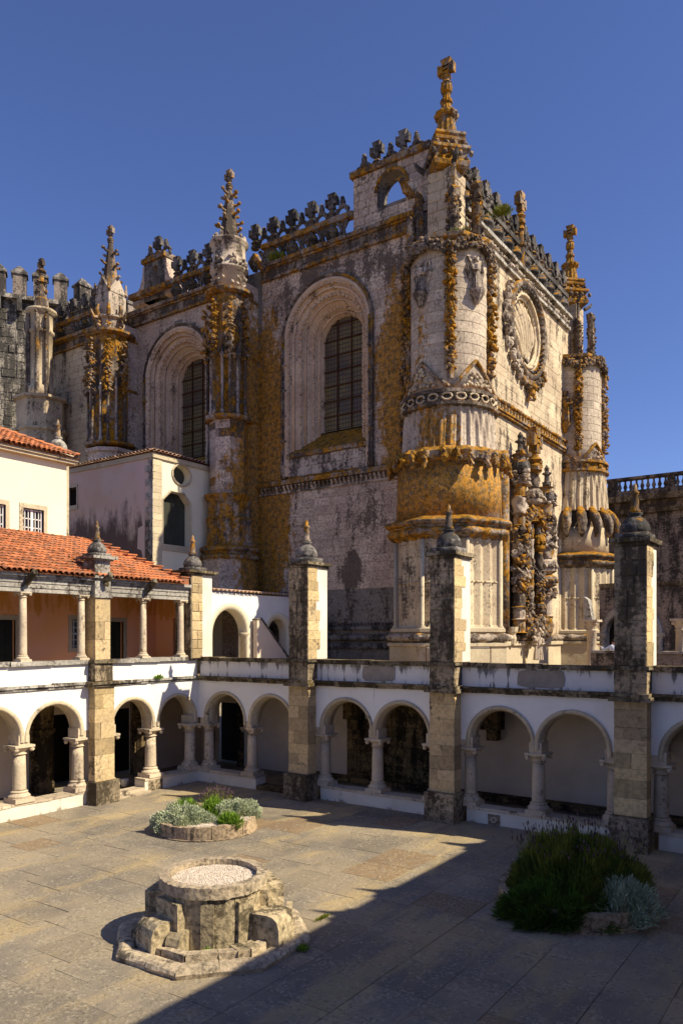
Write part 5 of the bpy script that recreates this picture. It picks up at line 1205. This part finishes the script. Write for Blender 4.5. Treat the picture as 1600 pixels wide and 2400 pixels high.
while z < 14.3:
    h = .33; wd = .50 if k % 2 else .30
    b = MB(); bx(b, fa, AX-wd, AX+.03, z+.006, z+h-.006, -.03, .0, .004); b.o('quoin', 'beam', AN)
    b = MB(); bx(b, fb, AY-.028, AY+.56, z+.006, z+h-.006, -.03, .0, .004); b.o('quoin', 'trim', AN); z += h; k += 1
b = MB(); bx(b, fb, 2.86, 4.9, 10.22, 10.52, -.06, .3, .01); b.o('stone_sill', 'trim', AN)
b = MB(); bx(b, fa, -13.1, AX+.1, 14.62, 14.85, -.08, .2, .004); bx(b, fb, AY+.2, 7.9, 14.62, 14.85, -.10, .2, .004); b.o('eave_band', 'trim', AN)
b = MB(); b.add([(-13.2, AY-.2, 14.88), (AX+.2, AY-.2, 14.88), (AX+.2, 7.9, 14.92), (-13.2, 7.9, 14.98), (-9, 5.2, 15.25)], [(0,1,4), (1,2,4), (2,3,4), (3,0,4)]); ar = b.o('shallow_roof', 'tile_pan', AN)
for k in range(31): place_tile(TMP, ar, (-13.0+k*.252, AY-.26, 14.90), (0, 1, .08), 'eave_tile', .9)
for k in range(14): place_tile(TMP, ar, (AX+.26, AY-.1+k*.252, 14.90), (-1, 0, .08), 'eave_tile', .9)

PN = thing('stone_pinnacle', 'small stone pinnacle with yellow lichened tip beside the house roof', 'pinnacle', (-8, -1.0, 4))
b = MB(); b.box(-8.35, -7.65, -1.45, -.75, 4.1, 14.35, .004); b.box(-8.5, -7.5, -1.6, -.6, 14.35, 14.5, .01); b.o('pedestal', 'trim', PN)
finial(None, -8, -1.1, 14.45, PN, 'beam', True, 1.05)

# ================================================================== LINK WALL between the cloister corner and the church
LK = thing('link_wall', 'white arched wall with tile coping joining cloister corner to church', 'wall', (0, 4, 4.3))
f = Fr('X', -.05)
b = MB(); wall(b, f, .62, 7.0, 4.3, 7.9, [arch_path(1.95, 1.12, 6.1, 4.31, 16), arch_path(5.2, .75, 6.1, 4.31, 14)], .5); b.o('wall', 'white', LK)
for c, r in ((1.95, 1.12), (5.2, .75)):
    b = MB(); P = lambda q: arch_path(c, q, 6.1, 4.4, 16); loft(b, f, [(P(r+.30), -.0), (P(r+.30), -.05), (P(r+.22), -.06), (P(r-.01), -.03), (P(r-.03), .1), (P(r-.03), .5)]); b.o('arch', 'cream', LK, True)
b = MB()
for u in (3.12,): b.lathe(-.25, u, [(4.3, .2), (5.95, .17), (6.0, .22), (6.1, .26), (6.18, .26)], 14)
b.o('engaged_column', 'trim', LK, True)
b = MB(); b.box(-4., -3.8, .6, 7.5, 4.3, 7.6); b.o('passage_wall', 'cream', LK)
b = MB(); b.box(-3.8, -.6, .6, 7.5, 7.6, 7.7); b.o('passage_roof', 'beam', LK)
b = MB(); b.box(-3.79, -3.7, 1.2, 2.6, 4.3, 6.4); b.o('painted_dark_doorway', 'dark', LK)  # doorway shade painted as a near-black panel on the passage wall
for k in range(25): place_tile(TMP, LK, (.12, .7+k*.255, 7.93), (-1, 0, .25), 'coping_tile', .95)
ST = thing('stair_parapet', 'sloping plastered stair parapet running down in front of the link wall', 'stair parapet', (.3, 4.5, 4.3))
b = MB(); b.prism([(3.3, 4.3), (3.3, 6.75), (3.55, 6.8), (5.5, 5.0), (5.5, 4.3)], 0, .12, .34); b.o('sloping_wall', 'gallery_inner', ST)
b = MB(); b.add([(x, y, z) for x in (.08, .38) for y, z in ((3.25, 6.80), (3.58, 6.86), (5.6, 5.02), (5.55, 4.93), (3.55, 6.78), (3.25, 6.75))], [(0,1,2,3,4,5), (6,7,8,9,10,11)]+[(i, (i+1) % 6, 6+(i+1) % 6, 6+i) for i in range(6)]); b.o('sloping_coping', 'grey', ST)

# ================================================================== FAR PALACE BLOCK
PA = thing('palace_block', 'long dark palace block with rooftop balustrade far right behind the church', 'palace', (20, 30, 0))
fp = Fr('Y', 30.)
b = MB(); wall(b, fp, 2, 45, 0, 15.0, [arch_path(15.6, 1.0, 9.0, 6.5, 10)], .6); pw = b.o('wall', 'palace', PA)
b = MB(); b.box(2, 45, 30.5, 40, 0, 15.0); b.o('rear_mass', 'palace', PA)
b = MB(); coping(b, fp, 2, 30, 14.1, 14.45, -.35, .1, 2.2, .01); coping(b, fp, 2, 30, 14.9, 15.3, -.6, .2, 2.5, .01); b.o('cornice', 'moss', PA)
b = MB(); bx(b, fp, 2, 30, 14.45, 14.9, -.1, .1); b.o('pale_frieze', 'carved', PA)
b = MB(); bx(b, fp, 2, 30, 15.3, 15.62, -.45, .1); b.o('balustrade_plinth', 'palace', PA); b = MB(); bx(b, fp, 2, 30, 16.36, 16.52, -.5, .15); b.o('balustrade_rail', 'palace', PA)
bb = MB(); bb.lathe(0, 0, [(0, .12), (.08, .12), (.12, .07), (.3, .14), (.5, .07), (.66, .06), (.70, .10), (.76, .10)], 8); bm_ = bb.mesh('baluster', 'palace', True)
x = 6.2
while x < 22:
    k_ = int((x-6.2)/.36) % 9
    if k_ == 7: b = MB(); bx(b, fp, x-.22, x+.22, 15.62, 16.4, -.42, .06); b.o('balustrade_pier', 'palace', PA)
    else: link('baluster', bm_, PA, (x, 29.85, 15.61))
    x += .36
b = MB(); coping(b, fp, 6, 24, 8.95, 9.15, -.25, .1, 2.5, .01); b.o('string_course', 'moss', PA)
b = MB(); b.box(14.5, 16.7, 30.3, 30.45, 6, 10.2); b.o('painted_dark_opening', 'dark', PA)
stones(pw, fp, 6.5, 16, 9.2, 14.1, 1.1, .5, 'palace', None, .03, 130)

# ---- small cloister beside the church
SC = thing('arcade_wall', 'dark low arcade wall with one round arch beside the church front', 'wall', (12, 20, 4))
fs_ = Fr('Y', 20.)
b = MB(); wall(b, fs_, 10.62, 24, 4.1, 8.7, [arch_path(12.28, 1.35, 6.15, 4.2, 16), arch_path(17.1, 1.35, 6.15, 4.2, 16)], .7); b.o('wall', 'palace', SC)
for c in (12.28, 17.1):
    b = MB(); P = lambda q: arch_path(c, q, 6.15, 4.2, 16); loft(b, fs_, [(P(1.62), .0), (P(1.62), -.10), (P(1.42), -.12), (P(1.34), -.03), (P(1.32), .7)]); b.o('arch', 'beam', SC, True)
    b = MB(); bx(b, fs_, c-1.75, c-1.3, 6.0, 6.2, -.16, .3); bx(b, fs_, c+1.3, c+1.75, 6.0, 6.2, -.16, .3); b.o('impost', 'beam', SC)
b = MB(); b.box(10.7, 24, 20.85, 21.0, 4.1, 8.6); b.o('painted_dark_passage', 'dark', SC)  # near-black sheet just behind the arches paints the shade of the passage
b = MB(); coping(b, fs_, 10.62, 24, 8.7, 8.9, -.12, .8, 1.6); b.o('coping', 'moss', SC)
for i, (x, y, lab) in enumerate(((12.0, 14.0, 'freestanding stone column with broken arch springer near the white shirted person'), (15.95, 14.0, 'freestanding stone column with flared capital at the right edge'))):
    t = thing('stone_column', lab, 'column', (x, y, 4.1), 'columns of the small cloister')
    b = MB(); b.lathe(x, y, [(4.1, .30), (4.3, .30), (4.35, .24), (6.25, .21), (6.28, .25), (6.34, .25)], 16); b.o('shaft', 'column', t, True)
    b = MB(); b.lathe(x, y, [(6.34, .2), (6.5, .26), (6.7, .36)], 12); b.box(x-.38, x+.38, y-.38, y+.38, 6.7, 6.8, .01); b.blob((x+.25, y-.25, 6.6), .1, .2); b.blob((x-.25, y-.25, 6.6), .1, .2); b.o('capital', 'column', t)
    if i == 0: b = MB(); b.prism([(x-.3, 6.8), (x+.1, 6.8), (x+.02, 7.2), (x-.10, 7.75), (x-.3, 7.9)], 1, y-.25, y+.25); b.o('arch_springer', 'beam', t)
LWL = thing('low_wall', 'low mossy parapet behind the first freestanding column', 'wall', (14, 13.5, 4.1))
b = MB(); b.box(12.3, 19, 12.9, 13.2, 4.1, 5.25, .01); b.o('wall', 'palace', LWL); b = MB(); coping(b, Fr('Y', 12.8), 12.3, 19, 5.25, 5.36, 0, .5, 1.2); b.o('coping', 'beam', LWL)

# cord barrier on the terrace
RB = thing('cord_barrier', 'thin white cord stretched between slim posts on the terrace below the carved window', 'barrier', (10, 4, 4.3))
for x in (8.2, 10.1, 11.0):
    b = MB(); b.lathe(x, 4.6, [(4.3, .05), (4.33, .02), (5.62, .02)], 8); b.o('post', 'iron', RB)
b = MB(); b.tube([(8.2, 4.6, 5.55), (9.1, 4.6, 5.5), (10.1, 4.6, 5.55), (11.0, 4.6, 5.58)], .012, 5); b.o('cord', 'rope', RB)

# ================================================================== PERSON in a pale shirt
def person():
    me = bpy.data.meshes.new('person'); x, y, z = 12.93, 14.3, 4.1
    V = [(0,0,.92),(0,0,1.12),(0,0,1.32),(0,0,1.46),(0,0,1.54),(0,0,1.70),
         (.0,.10,.86),(.02,.11,.48),(0,.11,.06),(.12,.11,.03),(.0,-.10,.86),(.02,-.11,.48),(0,-.11,.06),(.12,-.11,.03),
         (-.17,0,1.40),(-.42,.0,1.28),(-.62,.02,1.42),(-.72,.02,1.50),(.17,0,1.40),(.26,0,1.14),(.24,-.04,.90),(.24,-.05,.80)]
    V = [(a, b_, c) for a, b_, c in V]
    E = [(0,1),(1,2),(2,3),(3,4),(4,5),(0,6),(6,7),(7,8),(8,9),(0,10),(10,11),(11,12),(12,13),(3,14),(14,15),(15,16),(16,17),(3,18),(18,19),(19,20),(20,21)]
    rad = [.14,.14,.16,.11,.06,.095,.09,.065,.045,.04,.09,.065,.045,.04,.065,.05,.038,.035,.065,.05,.038,.035]
    me.from_pydata([(x+a, y+b_, z+c) for a, b_, c in V], E, [])
    o = bpy.data.objects.new('person', me); col.objects.link(o); me.materials.append(M['skin'])
    sm = o.modifiers.new('s', 'SKIN'); me.skin_vertices.new() if not me.skin_vertices else None
    for i, r_ in enumerate(rad): me.skin_vertices[0].data[i].radius = (r_, r_*.8)
    me.skin_vertices[0].data[0].use_root = True
    su = o.modifiers.new('u', 'SUBSURF'); su.levels = 2; su.render_levels = 2
    tag(o, 'person in a pale blue shirt raising one arm beside the arch', 'person')
    def P(i): return (x+V[i][0], y+V[i][1], z+V[i][2])
    b = MB(); b.tube([P(0), P(1), P(2), (x, y, z+1.44), (x, y, z+1.49)], [.165, .165, .185, .15, .08], 12); b.tube([P(3), P(14), P(15), (x-.58, y+.02, z+1.39)], [.10, .085, .07, .06], 8); b.tube([P(3), P(18), P(19), P(20)], [.10, .085, .07, .05], 8)
    b.o('shirt', 'shirt', o, True)
    b = MB(); b.tube([(x, y, z+1.0), P(6), P(7), P(8)], [.15, .11, .085, .07], 8); b.tube([(x, y, z+1.0), P(10), P(11), P(12)], [.15, .11, .085, .07], 8); b.o('trousers', 'trousers', o, True)
    b = MB(); b.blob((x, y+.02, z+1.69), (.105, .11, .11), .05); b.o('hair', 'hair', o, True)
    b = MB()
    for k in range(4): b.tube([(x-.72, y+.02, z+1.50), (x-.78-.02*k, y+.02, z+1.56+.02*k), (x-.80-.02*k, y+.02+.015*k, z+1.60+.025*k)], [.014, .012, .009], 5)
    b.tube([(x-.71, y, z+1.50), (x-.70, y-.04, z+1.57)], [.014, .01], 5); b.o('fingers', 'skin', o, True)
person()

# ================================================================== WELL / FOUNTAIN
FT = thing('fountain', 'round stone fountain basin filled with pale gravel on an octagonal kerb', 'fountain', (12.25, -11.65, 0))
FX, FY = 12.25, -11.65
def P8(r, a, off=0.): return (FX+r*cos(a), FY+r*sin(a))
def sector(mb, r0, r1, a0, a1, z0, z1, n=5, mod=None, j=0.):
    vs = []; 
    for z in (z0, z1):
        for r in (r0, r1):
            for k in range(n+1):
                a = a0+(a1-a0)*k/n; rr = mod(a, z, r) if mod else r
                vs.append((FX+rr*cos(a), FY+rr*sin(a), z+R.uniform(-j, j)))
    m = n+1; fs = []
    for k in range(n):
        fs += [(k, k+1, m+k+1, m+k), (2*m+k, 3*m+k, 3*m+k+1, 2*m+k+1), (k, 2*m+k, 2*m+k+1, k+1), (m+k, m+k+1, 3*m+k+1, 3*m+k)]
    fs += [(0, m, 3*m, 2*m), (n, 2*m+n, 3*m+n, m+n)]
    mb.add(vs, fs)
def rough(o, amt=.012):
    amt *= .7; me = o.data
    for v in me.vertices: v.co += Vector((R.uniform(-amt, amt), R.uniform(-amt, amt), R.uniform(-amt, amt)))
# drum staves in three tiers
N_ = 12
for k in range(N_):
    a0 = 2*PI*k/N_+.13; a1 = a0+2*PI/N_
    b = MB(); sector(b, .72, 1.0, a0+.005, a1-.005, .12, .60, 8); rough(b.o('drum_stone', 'fountain', FT), .006)
    b = MB(); sector(b, .72, 1.0, a0+.005, a1-.005, .605, 1.08, 8); rough(b.o('drum_stone', 'fountain', FT), .006)
N2 = 10
for k in range(N2):
    a0 = 2*PI*k/N2+.4; a1 = a0+2*PI/N2; b = MB(); sector(b, .87, 1.06, a0+.004, a1-.004, 1.085, 1.30, 8, None, .006); rough(b.o('rim_stone', 'fountain_top', FT), .014)
b = MB(); b.lathe(FX, FY, [(.1, .8), (1.14, .84)], 32); b.o('core', 'foot', FT)
# octagonal outer kerb of long rounded blocks
om = lambda th, z, r: r*cos(PI/8)/cos(((th+.35) % (PI/4))-PI/8)
for k in range(16):
    a0 = 2*PI*k/16-.35+.0; a1 = a0+2*PI/16
    b = MB()
    r1 = 1.98+R.uniform(-.03, .03); g_ = .004
    for (z, ri, ro) in ((0, 1.62, r1), (.08, 1.62, r1+.02), (.13, 1.63, r1-.02), (.165, 1.66, r1-.09)):
        for r_ in (ri, ro):
            for i in range(4): a = a0+g_+(a1-a0-2*g_)*i/3; rr = om(a, 0, r_); b.v.append((FX+rr*cos(a)+R.uniform(-.012, .012), FY+rr*sin(a)+R.uniform(-.012, .012), z+(R.uniform(-.012, .012) if z else 0)))
    for t_ in range(3):
        o_ = t_*8
        for i in range(3): b.f += [(o_+4+i, o_+5+i, o_+13+i, o_+12+i), (o_+i, o_+8+i, o_+9+i, o_+1+i)]
        b.f += [(o_, o_+4, o_+12, o_+8), (o_+3, o_+11, o_+15, o_+7)]
    for i in range(3): b.f += [(24+i, 28+i, 29+i, 25+i)]
    b.o('kerb_stone', 'fountain_top', FT)
b = MB(); b.lathe(FX, FY, [(0, 1.64), (.10, 1.64)], 64, om); b.o('step_bed', 'paving', FT)
for k in range(16):
    if k in (4, 9): continue
    a0 = 2*PI*k/16-.35; a1 = a0+2*PI/16; b = MB(); sector(b, 1.36, 1.56, a0+.01, a1-.01, .10, .255+R.uniform(-.01, .01), 3, om, .006); rough(b.o('inner_kerb', 'fountain_top', FT), .006)
# stone benches / blocks around the drum (angle towards camera is about -45 deg)
def seat(ang, r0, r1, w, h, rnd=True, mat='fountain', zb=.1, nm='stone_block'):
    c, s_ = cos(ang), sin(ang); b = MB()
    prof = [(r0, zb), (r1, zb), (r1, h-.22), (r1-.05, h-.1), (r1-.14, h-.02), (r1-.26, h), (r0, h)] if rnd else [(r0, zb), (r1, zb), (r1, h), (r0, h)]
    vs = [(FX+r*c-t*s_, FY+r*s_+t*c, z) for t in (-w/2, w/2) for r, z in prof]; n = len(prof)
    b.add(vs, [tuple(range(n)), tuple(range(2*n-1, n-1, -1))]+[(i, (i+1) % n, n+(i+1) % n, n+i) for i in range(n)])
    o = b.o(nm, mat, FT); rough(o, .012); return o
CA = math.radians(-46)     # direction towards the camera
seat(CA-1.02, .85, 1.52, .62, .66); seat(CA-.62, .95, 1.32, .30, .50)
seat(CA+.98, .95, 1.66, .62, .72); seat(CA+1.85, .9, 1.3, 1.0, 1.05, False); seat(CA+.45, 1.15, 1.5, .45, .26, False)
seat(CA-1.9, .9, 1.32, .62, .95, False); seat(CA-2.5, .95, 1.5, .6, .6); seat(CA+2.7, .95, 1.5, .6, .6)
seat(CA-.92, .90, 1.10, .70, .98, False); seat(CA+.62, .96, 1.06, .35, .98, False); seat(CA+1.35, .96, 1.14, .5, 1.04, False)
seat(CA+1.45, 1.45, 1.56, .42, .62, False); seat(CA-1.55, 1.42, 1.58, .5, .32, False); seat(CA-1.3, 1.4, 1.55, .3, .3, False)
seat(CA-.12, .985, 1.03, .24, 1.0, False)
def pebbles(name, cx, cy, r, z, n, sz, mat, parent=None, dome=0.):
    a = NR.uniform(0, 2*PI, n); rr = r*np.sqrt(NR.uniform(0, 1, n)); s = sz*NR.uniform(.5, 1.3, n)
    base = np.array([(1,0,0),(0,1,0),(-1,0,0),(0,-1,0),(0,0,.7),(0,0,-.7)], float)
    ctr = np.stack([cx+rr*np.cos(a), cy+rr*np.sin(a), z+dome*(1-(rr/r)**2)+NR.uniform(0, sz*.5, n)], 1)
    th = NR.uniform(0, PI, n); c, s_ = np.cos(th), np.sin(th)
    B = base[None]*s[:, None, None]*NR.uniform(.7, 1.2, (n, 6, 3)); X = B[..., 0]*c[:, None]-B[..., 1]*s_[:, None]; Y = B[..., 0]*s_[:, None]+B[..., 1]*c[:, None]
    V = (np.stack([X, Y, B[..., 2]], -1)+ctr[:, None]).reshape(-1, 3)
    F = np.array([(0,1,4),(1,2,4),(2,3,4),(3,0,4),(1,0,5),(2,1,5),(3,2,5),(0,3,5)]); F = (F[None]+np.arange(n)[:, None, None]*6).reshape(-1, 3)
    return npmesh(name, V, F, mat, parent)
def npmesh(name, V, F, mat, parent=None, kind=None):
    me = bpy.data.meshes.new(name); me.vertices.add(len(V)); me.vertices.foreach_set('co', V.astype(np.float32).ravel())
    me.loops.add(F.size); me.polygons.add(len(F)); me.loops.foreach_set('vertex_index', F.astype(np.int32).ravel())
    me.polygons.foreach_set('loop_start', np.arange(len(F), dtype=np.int32)*F.shape[1]); me.update(); me.materials.append(M[mat])
    return link(name, me, parent, kind=kind)
b = MB(); b.lathe(FX, FY, [(1.1, .87), (1.17, .86), (1.185, .4), (1.19, .01)], 32); bb_ = b.o('gravel_bed', 'gravel', FT)
q = pebbles('gravel', FX, FY, .85, 1.18, 6500, .016, 'gravel', None, .015); q['kind'] = 'stuff'; q['label'] = 'pale gravel filling the fountain basin'

# ================================================================== PLANTERS AND PLANTS
def blades(name, mat, pts, dirs, L, W, parent=None, bend=.3, kind=None, seg=2):
    n = len(pts); d = dirs/np.linalg.norm(dirs, axis=1, keepdims=True); rnd = NR.normal(size=(n, 3)); side = np.cross(d, rnd); side /= np.linalg.norm(side, axis=1, keepdims=True)
    nb = np.cross(side, d); L = L*NR.uniform(.6, 1.25, n)[:, None]; w_ = (W*NR.uniform(.6, 1.3, n))[:, None]
    bd = nb*NR.uniform(-bend, bend, n)[:, None]*L
    p0 = pts; p1 = pts+d*L*.55+bd*.35; p2 = pts+d*L+bd
    V = np.stack([p0-side*w_*.6, p0+side*w_*.6, p1-side*w_, p1+side*w_, p2], 1).reshape(-1, 3)
    F = np.array([(0,1,3),(0,3,2),(2,3,4)]); F = (F[None]+np.arange(n)[:, None, None]*5).reshape(-1, 3)
    return npmesh(name, V, F, mat, parent, kind)
def mound_pts(cx, cy, rx, ry, zb, h, n, inner=.55, up=.5, lump=.18, seed=0, rot=0.):
    u = NR.uniform(0, 2*PI, n); ph = np.arccos(NR.uniform(0, 1, n)); k = NR.uniform(inner, 1, n)
    dx, dy, dz = np.sin(ph)*np.cos(u), np.sin(ph)*np.sin(u), np.cos(ph)
    lum = 1+lump*(np.sin(5*u+seed)*np.cos(4*ph+seed*2)+.6*np.sin(9*u+3*ph+seed*3))
    X, Y = rx*dx*k*lum, ry*dy*k*lum; c, s = cos(rot), sin(rot)
    P = np.stack([cx+X*c-Y*s, cy+X*s+Y*c, zb+h*dz*k*lum], 1)
    D = np.stack([dx*c-dy*s, dx*s+dy*c, dz+up], 1)+NR.normal(size=(n, 3))*.35
    return P, D
def shrub(name, mat, label, cat, cx, cy, rx, ry, zb, h, n, L, W, group=None, up=.5, lump=.18, seed=0, rot=0., bend=.3, inner=.6, stem='iron'):
    P, D = mound_pts(cx, cy, rx, ry, zb, h, n, inner, up, lump, seed, rot)
    t = thing(name, label, cat, (cx, cy, zb), group)
    blades('foliage', mat, P, D, L, W, t, bend, 'stuff')
    b = MB()
    for k in range(7): a = 2*PI*k/7; b.tube([(cx, cy, zb-.05), (cx+rx*.3*cos(a), cy+ry*.3*sin(a), zb+h*.35), (cx+rx*.6*cos(a), cy+ry*.6*sin(a), zb+h*.6)], [.03, .02, .01], 5)
    b.o('stems', 'lavstem', t, True); return t
def planter(cx, cy, r, h, lab, n=9, gap=()):
    t = thing('planter', lab, 'planter', (cx, cy, 0))
    for k in range(n):
        a0 = 2*PI*k/n; a1 = a0+2*PI/n; b = MB()
        global FX, FY
        ox, oy = FX, FY; FX, FY = cx, cy
        sector(b, r-.16, r, a0+.005, a1-.005, 0, h+R.uniform(-.02, .02), 9, None, .012); o = b.o('kerb_stone', 'planter', t); rough(o, .016)
        FX, FY = ox, oy
    b = MB(); b.lathe(cx, cy, [(0, r+.05), (.035, r+.06), (.05, r-.1)], 40); b.o('footing', 'planter', t)
    b = MB(); b.lathe(cx, cy, [(0, r-.16), (h-.06, r-.15), (h-.03, r*.5), (h-.02, .01)], 32); b.o('planting_bed', 'gravel' if cx < 10 else 'brown_stone', t)
    return t
planter(6.0, -5.55, 1.52, .40, 'round stone planter with silver bushes in the sunlit part of the courtyard')
q = pebbles('gravel', 6.0, -5.55, 1.4, .36, 5000, .02, 'gravel'); q['kind'] = 'stuff'; q['label'] = 'white gravel around the silver bushes in the sunlit planter'
planter(17.6, -5.75, 1.68, .40, 'round stone planter overflowing with dark green lavender in the shade')
shrub('silver_bush', 'silver', 'large silver grey bush spilling over the left side of the sunlit planter', 'bush', 5.72, -6.25, .98, .78, .10, .66, 26000, .065, .012, 'silver bushes', seed=1, rot=.2, inner=.75)
shrub('silver_bush', 'silver', 'silver grey bush at the back right of the sunlit planter', 'bush', 6.40, -4.70, .82, .62, .25, .50, 20000, .065, .012, 'silver bushes', seed=2, rot=.9, inner=.75)
shrub('green_tuft', 'green', 'bright green tuft between the two silver bushes', 'plant', 5.9, -5.15, .34, .3, .3, .45, 2500, .2, .010, 'green tufts in the sunlit planter', up=1.2, seed=3)
shrub('green_tuft', 'green', 'bright green tuft hanging over the right kerb of the sunlit planter', 'plant', 7.15, -5.75, .36, .26, .22, .34, 2400, .2, .010, 'green tufts in the sunlit planter', up=.8, seed=4)
shrub('green_tuft', 'green', 'bright green tuft at the back left of the sunlit planter', 'plant', 5.0, -5.45, .42, .3, .3, .38, 2400, .2, .010, 'green tufts in the sunlit planter', up=1.2, seed=5)
def lavender(lab, cx, cy, r, zb, h, n, grp, tall=0.):
    t = thing('lavender', lab, 'lavender', (cx, cy, zb), grp)
    u = NR.uniform(0, 2*PI, n); k = np.sqrt(NR.uniform(0, 1, n)); P = np.stack([cx+r*k*np.cos(u), cy+r*k*np.sin(u), np.full(n, zb)], 1)
    D = np.stack([np.cos(u)*k*.35, np.sin(u)*k*.35, np.ones(n)], 1)+NR.normal(size=(n, 3))*.08
    D /= np.linalg.norm(D, axis=1, keepdims=True); Ls = h*(1-.25*k**2)*NR.uniform(.85, 1.1, n)
    tip = P+D*Ls[:, None]
    W = .006; sd = np.cross(D, NR.normal(size=(n, 3))); sd /= np.linalg.norm(sd, axis=1, keepdims=True)
    V = np.stack([P-sd*W, P+sd*W, tip+sd*W*.7, tip-sd*W*.7], 1).reshape(-1, 3); F = (np.array([(0,1,2,3)])[None]+np.arange(n)[:, None, None]*4).reshape(-1, 4)
    npmesh('flower_stalks', V, F, 'lavstem', t, 'stuff')
    base = np.array([(1,0,0),(0,1,0),(-1,0,0),(0,-1,0),(0,0,1),(0,0,-1)], float)*np.array([.014, .014, .055])
    V = (base[None]*NR.uniform(.7, 1.3, (n, 1, 1))+tip[:, None]).reshape(-1, 3); F = np.array([(0,1,4),(1,2,4),(2,3,4),(3,0,4),(1,0,5),(2,1,5),(3,2,5),(0,3,5)]); F = (F[None]+np.arange(n)[:, None, None]*6).reshape(-1, 3)
    npmesh('flower_spikes', V, F, 'lavflower', t, 'stuff'); return t
lavender('sparse purple lavender sprigs behind the green tuft of the sunlit planter', 5.55, -4.65, .40, .35, .72, 150, 'lavender')
shrub('green_shrub', 'darkgreen', 'dark green low shrub spilling over the front kerb of the shaded planter', 'shrub', 17.62, -6.78, 1.22, .80, .02, .66, 34000, .20, .011, None, up=.35, seed=6, rot=.55)
lt = lavender('big green lavender mound with faded flower spikes in the shaded planter', 17.55, -5.55, 1.05, .35, 1.46, 240, 'lavender')
P, D = mound_pts(17.6, -5.65, 1.38, 1.25, .25, 1.18, 60000, .66, 1.0, .12, 7, 0.)
blades('foliage', 'lavstem', P, D, .20, .009, lt, .2, 'stuff')
shrub('silver_bush', 'silver', 'silver grey bush on the right side of the shaded planter', 'bush', 18.72, -6.2, .72, .68, .12, .72, 13000, .13, .010, 'silver bushes', seed=8)
shrub('silver_bush', 'silver', 'small pale bush at the back left of the shaded planter', 'bush', 16.55, -5.5, .40, .40, .25, .62, 5000, .13, .010, 'silver bushes', seed=9)
# weeds in joints
for i, (x, y, lab) in enumerate(((11.95, -13.35, 'green weed growing at the left front of the fountain kerb'), (13.1, -13.15, 'green weed growing in a joint at the front of the fountain kerb'), (14.15, -11.2, 'green weed at the right of the fountain kerb'), (12.95, -12.5, 'green weed at the foot of the fountain drum'))):
    P, D = mound_pts(x, y, .12, .10, .02 if i < 3 else .1, .08, 260, .1, .8, .2, i)
    w_ = blades('weed', 'green', P, D, .07, .008); tag(w_, lab, 'weed', 'weeds around the fountain')
jx = [(13.45, -9.6, 'grass tuft in a paving joint beside the shadow edge right of the fountain')]
for i, (x, y, lab) in enumerate(jx):
    P, D = mound_pts(x, y, .05, .32, .0, .04, 320, .05, .8, .2, i+9); tag(blades('weed', 'lavstem', P, D, .05, .007), lab, 'weed')
P, D = mound_pts(.16, -2.3, .10, .2, 4.35, .12, 300, .1, .6, .2, 1); tag(blades('weed', 'green', P, D, .1, .01), 'green weed rooted on the string course of the sunlit left range', 'weed')
for (x, y, z, lab) in ((8.3, 7.2, 23.15, 'dry weeds sprouting on the cap ledge of the near corner turret'), (-2.2, 7.75, 25.4, 'weeds on the nave cornice right of the tall buttress'), (9.3, 9.6, 24.95, 'green weeds on the facade cornice beside the turret')):
    P, D = mound_pts(x, y, .5, .3, z, .25, 900, .1, 1., .3, 4); tag(blades('weed', 'lavstem', P, D, .25, .012), lab, 'weed')
BK = MB(); BK.lathe(-1.5, -2.57, [(.02, .14), (.3, .18), (.32, .19)], 14); q = BK.o('bucket', 'frame', None, True); tag(q, 'white bucket on the floor inside the left gallery', 'bucket')
